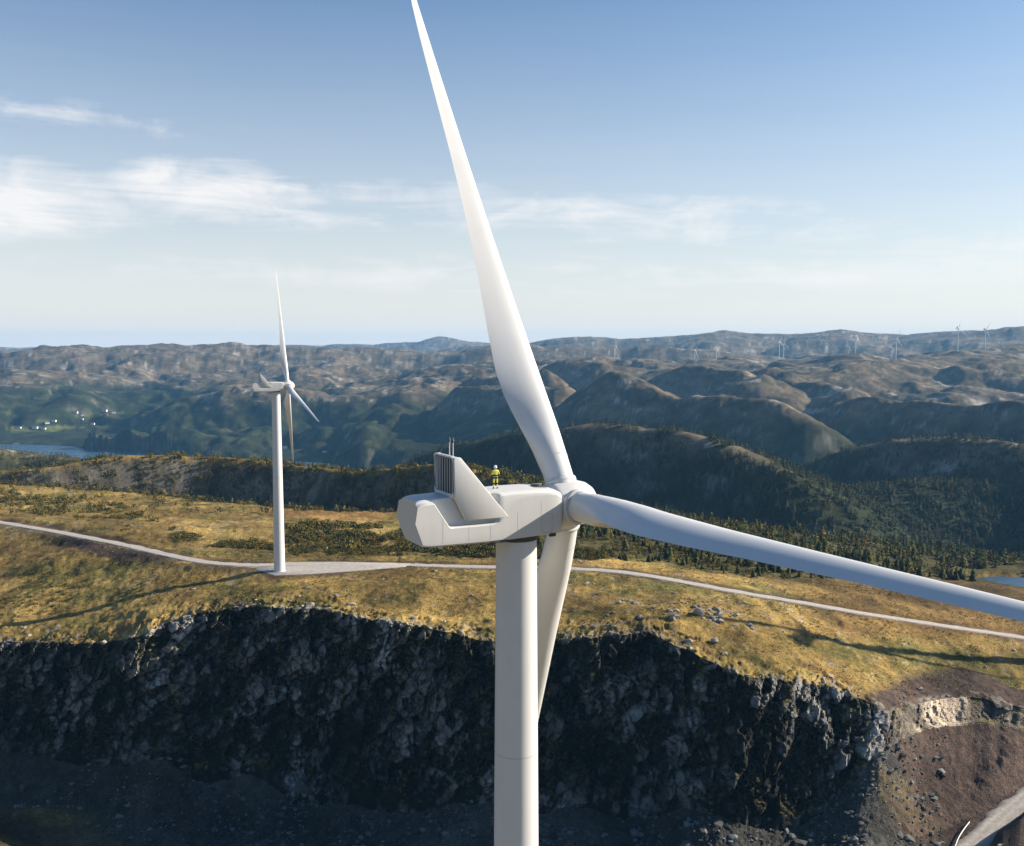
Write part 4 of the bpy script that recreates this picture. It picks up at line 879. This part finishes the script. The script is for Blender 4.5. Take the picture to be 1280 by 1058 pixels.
def near_road(X_, Y_, mar): 
    d = np.full(len(X_), 1e9)
    for P, w in ROADS.values(): d = np.minimum(d, dist_poly(X_, Y_, P)[0] - w / 2)
    d = np.minimum(d, np.where(inside(X_, Y_, pad), 0, dist_poly(X_, Y_, padc)[0])); return d < mar
olive_c, dark_c, autumn_c, yell_c = np.array([.095, .088, .024]), np.array([.040, .050, .019]), np.array([.15, .10, .02]), np.array([.20, .155, .03])
def mixcols(n, g, w):                                       # weights for dark, olive, autumn, yellow
    k = g.choice(4, n, p=w); return np.array([dark_c, olive_c, autumn_c, yell_c])[k] * g.uniform(.75, 1.3, (n, 1))
# --- woods to the right of the hub, beyond the road
X_, Y_, A_, R_ = rand_polar(9500, 330, 700, 560, 1420, g)
rrd = np.interp(A_, AZ, r_rd); rpe = np.interp(A_, AZ, r_pe); pxx = CX + F_PX * np.tan(A_)
edge = 20 + 22 * fbm(X_, Y_, 45, 3, 701) + np.interp(pxx, [560, 700, 900, 1000, 1280, 1400], [14, 10, 16, 30, 110, 120])
lkd = np.hypot(((X_ - lx) * ex + (Y_ - ly) * ey) / 50, ((X_ - lx) * -ey + (Y_ - ly) * ex) / 26)
ex, ey = math.cos(float(la)), -math.sin(float(la)); lkd = np.hypot(((X_ - float(lx)) * ex + (Y_ - float(ly)) * ey) / 44, ((X_ - float(lx)) * -ey + (Y_ - float(ly)) * ex) / 24)
keep = (R_ > rrd + edge) & (R_ < rpe + 60) & (lkd > 1) & (fbm(X_, Y_, 24, 4, 711) > -.2) & ~near_road(X_, Y_, 4)
wx_, wy_ = X_[keep], Y_[keep]; wz_ = H(wx_, wy_); wr_ = R_[keep]; dens = len(wx_)
isc_ = g.uniform(size=dens) < np.interp(CX + F_PX * np.tan(A_[keep]), [560, 760, 1000, 1280], [.15, .30, .5, .6])
hh_ = np.where(isc_, 2.2 + 5.2 * g.beta(1.6, 2.2, dens), 1.6 + 4.0 * g.beta(1.5, 2, dens)) * np.interp(wr_ - np.interp(A_[keep], AZ, r_rd), [10, 60, 140], [.55, .85, 1.0])
wc_ = np.where(isc_[:, None], mixcols(dens, g, [.55, .40, .05, 0]), mixcols(dens, g, [.10, .52, .25, .13]))
# the trees that show largest, at the near edge, are trees of their own
order = np.argsort(wr_ - np.interp(A_[keep], AZ, r_rd)); show = [i for i in order if 700 < CX + F_PX * wx_[i] / wy_[i] < 1290 and hh_[i] > 3.0][:150]
TRUNK = MB().lathe([(.022, -.03), (.016, .2), (.010, .6), (.003, .95)], 6).mesh('trunk'); M['bark'] = simple('bark', (.12, .09, .07), .9)
def crown_mesh(name, tm, col):
    v, f, s = tm; me = mesh_np(name, v, f, False); set_col(me, np.clip(col[None] * s[:, None], .004, .6)); me.materials.append(M['leaf']); return me
CROWN = {}
for kind, T in (('c', CON), ('b', BIR)):
    for k, tm in enumerate(T):
        for ck, col in (('d', dark_c), ('o', olive_c), ('a', autumn_c), ('y', yell_c)): CROWN[kind, k, ck] = crown_mesh('crown', tm, col)
LAB = {('c', 'd'): ('dark green spruce at the near edge of the wood', 'spruce_tree'), ('c', 'o'): ('olive green young spruce at the near edge of the wood', 'spruce_tree'), ('c', 'a'): ('brownish thin spruce at the near edge of the wood', 'spruce_tree'),
       ('b', 'd'): ('dark green small birch at the near edge of the wood', 'birch_tree'), ('b', 'o'): ('olive leaved small birch at the near edge of the wood', 'birch_tree'), ('b', 'a'): ('rust orange autumn birch at the near edge of the wood', 'birch_tree'), ('b', 'y'): ('yellow autumn birch at the near edge of the wood', 'birch_tree')}
pal = np.array([dark_c, olive_c, autumn_c, yell_c])
for i in show:
    kd = 'c' if isc_[i] else 'b'; cn = wc_[i] / wc_[i].sum(); ck = 'doay'[int(np.argmin([np.abs(cn - q / q.sum()).sum() for q in pal]))]
    if (kd, ck) not in LAB: ck = 'd'
    lab, nm = LAB[kd, ck]; qx = CX + F_PX * wx_[i] / wy_[i]; wh = ['just right of the turbine hub', 'above the first bend of the road', 'behind the middle of the right blade', 'in front of the small lake'][int(np.digitize(qx, [820, 960, 1120]))]
    lab = ('tall ' if hh_[i] > 5.2 else 'low ' if hh_[i] < 3.6 else 'middle-sized ') + lab.replace('at the near edge of the wood', 'at the wood edge ' + wh); t = empty(nm, (wx_[i], wy_[i], wz_[i] - .1), g.uniform(0, 6.28)); t.scale = (hh_[i] * g.uniform(.85, 1.2),) * 2 + (hh_[i],)
    tag(t, lab, 'tree', 'trees along the near edge of the wood')
    add('trunk', TRUNK, M['bark'], t); add('crown', CROWN[kd, int(g.integers(0, 3)), ck], M['leaf'], t)
rest = np.ones(dens, bool); rest[show] = False
P3 = np.stack([wx_, wy_, wz_ - .1], 1)
m_ = rest & isc_ & (wr_ < 520); tag(ob('spruce_wood', scatter_mesh('spruce_wood', CON, P3[m_], hh_[m_], wc_[m_], 1), M['leaf']), 'mass of dark spruces in the wood beyond the road', 'wood', kind='stuff')
m_ = rest & isc_ & (wr_ >= 520); tag(ob('spruce_wood', scatter_mesh('spruce_wood', CONL, P3[m_], hh_[m_], wc_[m_], 2), M['leaf']), 'far dark spruces at the back of the wood', 'wood', kind='stuff')
m_ = rest & ~isc_; tag(ob('birch_wood', scatter_mesh('birch_wood', BIRL, P3[m_], hh_[m_], wc_[m_], 3), M['leaf']), 'mass of autumn birches mixed into the wood', 'wood', kind='stuff')
# --- trees on the shaded hill and the far slopes of it
X_, Y_, A_, R_ = rand_polar(11000, 700, 1620, 480, 1330, g); Z_ = H(X_, Y_)
X2, Y2, A2, R2 = rand_polar(4500, 840, 1260, 820, 1330, g); X_, Y_ = np.concatenate([X_, X2]), np.concatenate([Y_, Y2]); Z_ = H(X_, Y_)
keep = (fbm(X_, Y_, 50, 4, 731) > np.interp(Z_, [120, 165, 195, 215], [-.45, -.25, .0, .14]))
n_ = keep.sum(); tag(ob('hill_wood', scatter_mesh('hill_wood', CONL, np.stack([X_, Y_, Z_ - .2], 1)[keep], g.uniform(3.5, 8, n_), mixcols(n_, g, [.8, .18, .02, 0]) * .7, 4), M['leaf']), 'dense wood covering the big shaded hill', 'wood', kind='stuff')  # foliage colour lowered to paint in the deep shade on this hill
# --- shrub belts across the left meadow
def belt(n, px0, px1, y0, y1, sl, wgt, hr, seed, fill=-.05, nm='shrubs'):
    gg = np.random.default_rng(seed); px = gg.uniform(px0, px1, n); py = gg.uniform(y0, y1, n) + sl * (px - px0); out = []
    zg = np.interp(np.arctan((px - CX) / F_PX), AZ, z_rd) - 3; X1, Y1 = at_z(px, py, zg)
    k = fbm(X1, Y1, 26, 4, seed) > fill; X1, Y1 = X1[k], Y1[k]; k = ~near_road(X1, Y1, 2.5); X1, Y1 = X1[k], Y1[k]
    return np.stack([X1, Y1, H(X1, Y1) - .12], 1), gg.uniform(*hr, len(X1)), mixcols(len(X1), gg, wgt)
BE = [belt(900, -30, 200, 612, 642, .09, [.18, .6, .14, .08], (1.2, 3.0), 801, -.02), belt(500, -30, 330, 640, 668, .08, [.1, .6, .2, .1], (.7, 1.6), 802, .12),
      belt(1500, 355, 625, 648, 690, .04, [.2, .5, .22, .08], (1.6, 3.6), 803, -.15), belt(800, 360, 625, 684, 700, .01, [.15, .6, .2, .05], (1.0, 2.2), 804, -.1),
      belt(700, 215, 350, 668, 685, .05, [.2, .6, .15, .05], (1.0, 2.4), 805, -.05), belt(500, -30, 180, 700, 738, -.02, [.2, .6, .1, .1], (.6, 1.5), 806, -.05), belt(700, 600, 760, 690, 704, .0, [.2, .5, .2, .1], (1.2, 2.8), 807, -.2),
      belt(260, 640, 1280, 730, 760, .09, [.1, .5, .3, .1], (.4, 1.0), 808, .2), belt(700, -30, 330, 690, 760, .0, [.35, .5, .1, .05], (.4, 1.3), 809, .1), belt(500, 330, 640, 722, 775, .03, [.3, .5, .15, .05], (.3, .8), 810, .18), belt(500, 690, 1090, 745, 830, .06, [.25, .55, .15, .05], (.3, .8), 811, .2)]
bp_ = np.concatenate([b[0] for b in BE]); bh_ = np.concatenate([b[1] for b in BE]); bc_ = np.concatenate([b[2] for b in BE])
tag(ob('shrubs', scatter_mesh('shrubs', SHR, bp_, bh_, bc_, 5), M['leaf']), 'belts of olive and autumn shrubs on the meadow', 'shrubs', kind='stuff')
# shrubs and small trees on the second rock wall
X_, Y_, A_, R_ = rand_polar(12000, 560, 800, -40, 690, g); k = fbm(X_, Y_, 34, 4, 741) > -.2
X_, Y_ = X_[k], Y_[k]; Z_ = H(X_, Y_); e_ = 3.0; gr = np.hypot((H(X_ + e_, Y_) - H(X_ - e_, Y_)), (H(X_, Y_ + e_) - H(X_, Y_ - e_))) / (2 * e_); k = (gr > .24) | (np.random.default_rng(5).uniform(size=len(gr)) < .08)
tag(ob('wall_shrubs', scatter_mesh('wall_shrubs', BIRL, np.stack([X_, Y_, Z_ - .2], 1)[k], g.uniform(1.8, 5.0, k.sum()), mixcols(k.sum(), g, [.3, .48, .16, .06]), 6), M['leaf']), 'shrubs growing along the second rock wall behind the meadow', 'shrubs', kind='stuff')
# left wooded knolls
X_, Y_, A_, R_ = rand_polar(2800, 860, 1350, -60, 330, g); k = fbm(X_, Y_, 70, 4, 751) > -.2
X_, Y_ = X_[k], Y_[k]; tag(ob('knoll_wood', scatter_mesh('knoll_wood', CONL, np.stack([X_, Y_, H(X_, Y_) - .2], 1), g.uniform(3, 5.5, len(X_)), mixcols(len(X_), g, [.6, .35, .05, 0]), 7), M['leaf']), 'dark wood on the knolls at the left', 'wood', kind='stuff')
# tussocks and heather over the plateau grass
X_, Y_, A_, R_ = rand_polar(36000, 240, 470, -40, 1330, g); k = (R_ > np.interp(A_, AZ, r_rim) + .5) & (fbm(X_, Y_, 16, 4, 761) > -.02)
X_, Y_ = X_[k], Y_[k]; k = ~near_road(X_, Y_, 1.2); X_, Y_ = X_[k], Y_[k]
TUS = [leafy(9, .7, .35, 41, .2, .42), leafy(8, .8, .3, 42, .2, .45)]
tag(ob('tussocks', scatter_mesh('tussocks', TUS, np.stack([X_, Y_, H(X_, Y_) - .05], 1), g.uniform(.25, .7, len(X_)), np.array([[.23, .165, .042]]) * g.uniform(.35, 1.35, (len(X_), 1)) * np.array([[1, 1, 1]]), 8), M['leaf']), 'tussocks of dry golden grass over the plateau', 'grass', kind='stuff')

# ================================================================== ROCKS
def rock_t(seed, sub=1):
    v, f = ico(sub); gg = np.random.default_rng(seed); s = gg.uniform(.65, 1.3, 3) * np.array([1, .9, .66])
    for _ in range(7):                                      # flat broken faces
        n_ = gg.normal(size=3); n_ /= np.linalg.norm(n_); d = v @ n_; o = gg.uniform(.5, .8); v = v - np.maximum(d - o, 0)[:, None] * n_
    v = v * (1 + gg.normal(size=(len(v), 1)) * .12) * s
    return v, f, np.repeat(gg.uniform(.9, 1.1), len(v))
RK1 = [rock_t(s) for s in range(50, 56)]; RK0 = [rock_t(s, 1) for s in range(60, 63)]
def rocks(name, pts, sz, col, label, seed):
    return tag(ob(name, scatter_mesh(name, RK1, pts, sz, col, seed), M['stone']), label, 'stones', kind='stuff')
X_, Y_, A_, R_ = rand_polar(26000, 195, 345, -60, 1200, g); rf, ra_ = np.interp(A_, AZ, r_foot), np.interp(A_, AZ, r_ap)
k = (R_ < rf + 1.5) & (R_ > ra_ - 8) & (fbm(X_, Y_, 12, 3, 771) > -.18) & ~near_road(X_, Y_, 2)
k &= ~((CX + F_PX * X_ / Y_ < 150) & (R_ < rf - 22)); X_, Y_ = X_[k], Y_[k]; sz = np.exp(g.normal(-1.05, .6, len(X_))).clip(.15, 1.8)
rocks('talus_rubble', np.stack([X_, Y_, H(X_, Y_) + sz * .15], 1), sz, np.array([[.10, .10, .096]]) * g.uniform(.25, 2.1, (len(X_), 1)), 'grey broken rubble lying along the foot of the cliff', 1)
# stones on the plateau, thick along the brow of the cliff and on the knoll
X_, Y_, A_, R_ = rand_polar(16000, 235, 420, -40, 1300, g); rd_ = R_ - np.interp(A_, AZ, r_rim); kx, ky = [float(q) for q in at_z(865, 772, 209)]
pr = .30 * np.exp(-np.maximum(rd_, 0) / 7) + 1.0 * np.exp(-((X_ - kx) / 22) ** 2 - ((Y_ - ky) / 12) ** 2) * (fbm(X_, Y_, 7, 2, 781) > -.05) + .02 + .10 * np.exp(-((X_ + 68) / 22) ** 2 - ((Y_ - 318) / 12) ** 2)
k = (rd_ > .3) & (g.uniform(size=len(X_)) < pr) & (fbm(X_, Y_, 11, 3, 783) > -.1); X_, Y_ = X_[k], Y_[k]; k = ~near_road(X_, Y_, 1); X_, Y_ = X_[k], Y_[k]; sz = np.exp(g.normal(-.9, .55, len(X_))).clip(.12, 1.3) * (1 + .7 * np.exp(-((X_ - kx) / 22) ** 2 - ((Y_ - ky) / 12) ** 2))
rocks('scattered_stones', np.stack([X_, Y_, H(X_, Y_) + sz * .1], 1), sz, np.array([[.27, .245, .21]]) * g.uniform(.7, 1.35, (len(X_), 1)), 'pale stones scattered over the plateau grass', 2)
# earth slope stones
X_, Y_, A_, R_ = rand_polar(2600, 205, 268, 1090, 1300, g); k = (fbm(X_, Y_, 9, 3, 785) > -.05) & ~near_road(X_, Y_, .3); X_, Y_ = X_[k], Y_[k]; sz = np.exp(g.normal(-1.7, .5, len(X_))).clip(.06, .7)
rocks('earth_slope_stones', np.stack([X_, Y_, H(X_, Y_) + sz * .15], 1), sz, np.array([[.26, .22, .19]]) * g.uniform(.5, 1.6, (len(X_), 1)), 'stones lying on the bare earth slope', 3)
# boulders one can pick out, each on its own
ROCKM = []; ROCKD = []
for s_ in range(6):
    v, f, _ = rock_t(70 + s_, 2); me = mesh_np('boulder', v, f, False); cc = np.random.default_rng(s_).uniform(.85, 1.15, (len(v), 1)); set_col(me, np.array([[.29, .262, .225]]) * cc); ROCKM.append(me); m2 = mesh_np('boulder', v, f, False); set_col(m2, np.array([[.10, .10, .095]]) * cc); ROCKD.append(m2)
BOUL = [(845, 772, 2.3, 'broad pale boulder at the left of the rocky knoll'), (873, 768, 3.0, 'largest pale rock slab on the rocky knoll right of the tower'), (898, 777, 2.0, 'pale boulder at the right of the rocky knoll'), (920, 771, 1.6, 'small pale boulder furthest right on the rocky knoll'),
        (1046, 801, 1.0, 'lone pale stone on the grass below the turbine shadow'), (893, 803, 1.9, 'pale boulder at the cliff brow under the knoll'), (860, 803, 1.8, 'grey boulder at the brow left of the knoll slab'), (767, 785, 1.3, 'grey stone on the brow right of the tower'),
        (734, 730, 1.5, 'flat pale rock just below the road right of the tower'), (408, 686, 1.2, 'white stone beside the crane pad'), (440, 757, 1.5, 'pale rock standing at the cliff brow left of the tower'), (130, 806, 1.7, 'sunlit rock at the left cliff brow'),
        (1150, 862, 1.1, 'white stone on the earth above the pale rock face'), (1232, 835, .9, 'white stone in the grass by the bare earth'), (590, 745, 1.0, 'grey stone in the grass left of the tower'), (385, 735, 1.2, 'dark flat stone on the meadow below the crane pad')]
for i, (px, py, s_, lab) in enumerate(BOUL):
    bx_, by_, bz_ = hit(px, py, 230, 600); o = tag(ob('boulder', ROCKM[i % 6], M['stone']), lab, 'boulder', 'boulders on the plateau'); o.location = (bx_, by_, bz_ + s_ * .2); o.scale = (s_, s_ * .9, s_ * .75); o.rotation_euler = (0, 0, i * 1.3)
SLAB = [(378, 985, 4.2, 'tall pale slab standing at the foot of the cliff left of centre'), (395, 945, 2.6, 'smaller slab leaning above the tall pale slab'), (30, 985, 2.2, 'grey boulder in the rubble at the far left'), (90, 995, 1.8, 'brown tinted boulder in the left rubble'), (255, 1000, 1.7, 'grey boulder in the rubble below the left cliff'), (700, 985, 3.0, 'slab of rock at the cliff foot just right of the tower')]
for i, (px, py, s_, lab) in enumerate(SLAB):
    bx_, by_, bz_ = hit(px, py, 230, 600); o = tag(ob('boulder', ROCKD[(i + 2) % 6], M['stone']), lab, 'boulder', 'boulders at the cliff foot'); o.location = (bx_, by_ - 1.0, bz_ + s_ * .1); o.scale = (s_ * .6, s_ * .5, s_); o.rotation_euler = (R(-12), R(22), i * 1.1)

# guard rail by the lower road
gx0, gy0, gz0 = hit(1196, 1064, 150, 400); gx1, gy1, gz1 = hit(1212, 1031, 150, 400)
gr = empty('guard_rail', (gx0, gy0, gz0)); tag(gr, 'curved white guard rail at the edge of the lower gravel road', 'guard rail')
gp = [(lerp(-.25, 1, t) * (gx1 - gx0) - .9 * math.sin(math.pi * t), lerp(-.25, 1, t) * (gy1 - gy0), .75 + lerp(-.25, 1, t) * (gz1 - gz0)) for t in np.linspace(0, 1, 14)]
M['zinc'] = simple('zinc_steel', (.62, .62, .60), .5)
MB().rings([[(q[0] + a, q[1] + b, q[2] + c) for a, b, c in ((-.05, 0, -.2), (.05, 0, -.1), (-.03, 0, 0), (.05, 0, .1), (-.05, 0, .2), (-.09, 0, .2), (-.09, 0, -.2))] for q in gp]).build('rail', M['zinc'], gr)
for q in gp[::4]: MB().box((q[0] - .14, q[1], q[2] - .45), (.1, .1, 1.1)).build('post', M['zinc'], gr)

# ================================================================== VILLAGE
M['house_white'] = simple('white_boards', (.72, .71, .68), .7); M['house_red'] = simple('red_boards', (.28, .05, .035), .7); M['roof'] = simple('roof_tiles', (.10, .09, .09), .8); M['pane'] = simple('window_glass', (.05, .07, .09), .15)
def house(px, py, L, lab, mat='house_white', ang=0.0):
    hx_, hy_, hz_ = hit(px, py, 1500, 5000, 3000); t = empty('farmhouse', (hx_, hy_, hz_ - .6), ang); tag(t, lab, 'house', 'houses of the village across the fjord')
    w_, h_ = L * .62, L * .42
    MB().box((0, 0, h_ / 2), (L, w_, h_)).build('wall', M[mat], t)
    MB().add([(-L / 2 - .4, -w_ / 2 - .5, h_ - .1), (-L / 2 - .4, w_ / 2 + .5, h_ - .1), (-L / 2 - .4, 0, h_ + w_ * .42), (L / 2 + .4, -w_ / 2 - .5, h_ - .1), (L / 2 + .4, w_ / 2 + .5, h_ - .1), (L / 2 + .4, 0, h_ + w_ * .42)], [(0, 1, 2), (3, 5, 4), (0, 2, 5, 3), (1, 4, 5, 2), (0, 3, 4, 1)]).build('roof', M['roof'], t)
    for k in (-1, 1): MB().box((k * L * .25, -w_ / 2 - .02, h_ * .55), (1.4, .08, 1.5)).build('window', M['pane'], t)
    MB().box((0, -w_ / 2 - .02, 1.1), (1.1, .08, 2.2)).build('door', M['pane'], t)
for q in [(24, 536, 13, 'white house at the left end of the far shore'), (44, 536, 16, 'white farmhouse by the green field on the far shore'), (54.5, 537, 14, 'white house at the water below the green field'), (59, 530, 13, 'white house in the middle of the shore fields', 'house_white', .6),
          (67.5, 527.5, 14, 'white farmhouse above the shore fields'), (94.5, 517, 15, 'white farmhouse alone under the brown hill'), (102, 525, 11, 'small pale house right of the shore fields'), (103, 520, 10, 'small grey white house up the far valley', 'house_white', .5), (116, 531, 12, 'pale house near the water right of the village'),
          (130.5, 515, 18, 'long white farm building up the far valley'), (132, 519.5, 12, 'red barn below the long white farm building', 'house_red'), (142, 517, 14, 'white house right of the long farm building', 'house_white', .4), (356, 561, 12, 'white house by the inlet just right of the second tower'), (406, 566, 11, 'pale house by the inlet further right')]: house(*q)

# ================================================================== HAZE
hz_m = bpy.data.materials.new('haze_air'); hz_m.use_nodes = True; nt = hz_m.node_tree; nt.nodes.clear()
vo = N(nt, 'ShaderNodeVolumePrincipled'); vo.inputs['Color'].default_value = (.24, .58, 1.0, 1); vo.inputs['Density'].default_value = 4.4e-5; vo.inputs['Anisotropy'].default_value = 0.1
mo = N(nt, 'ShaderNodeOutputMaterial'); nt.links.new(vo.outputs[0], mo.inputs['Volume'])
hb = MB().box((0, 0, (480 - 20) / 2), (24600, 24600, 480 + 20)).build('haze', hz_m); tag(hb, 'thin blue haze over the far hills', 'haze', kind='stuff')
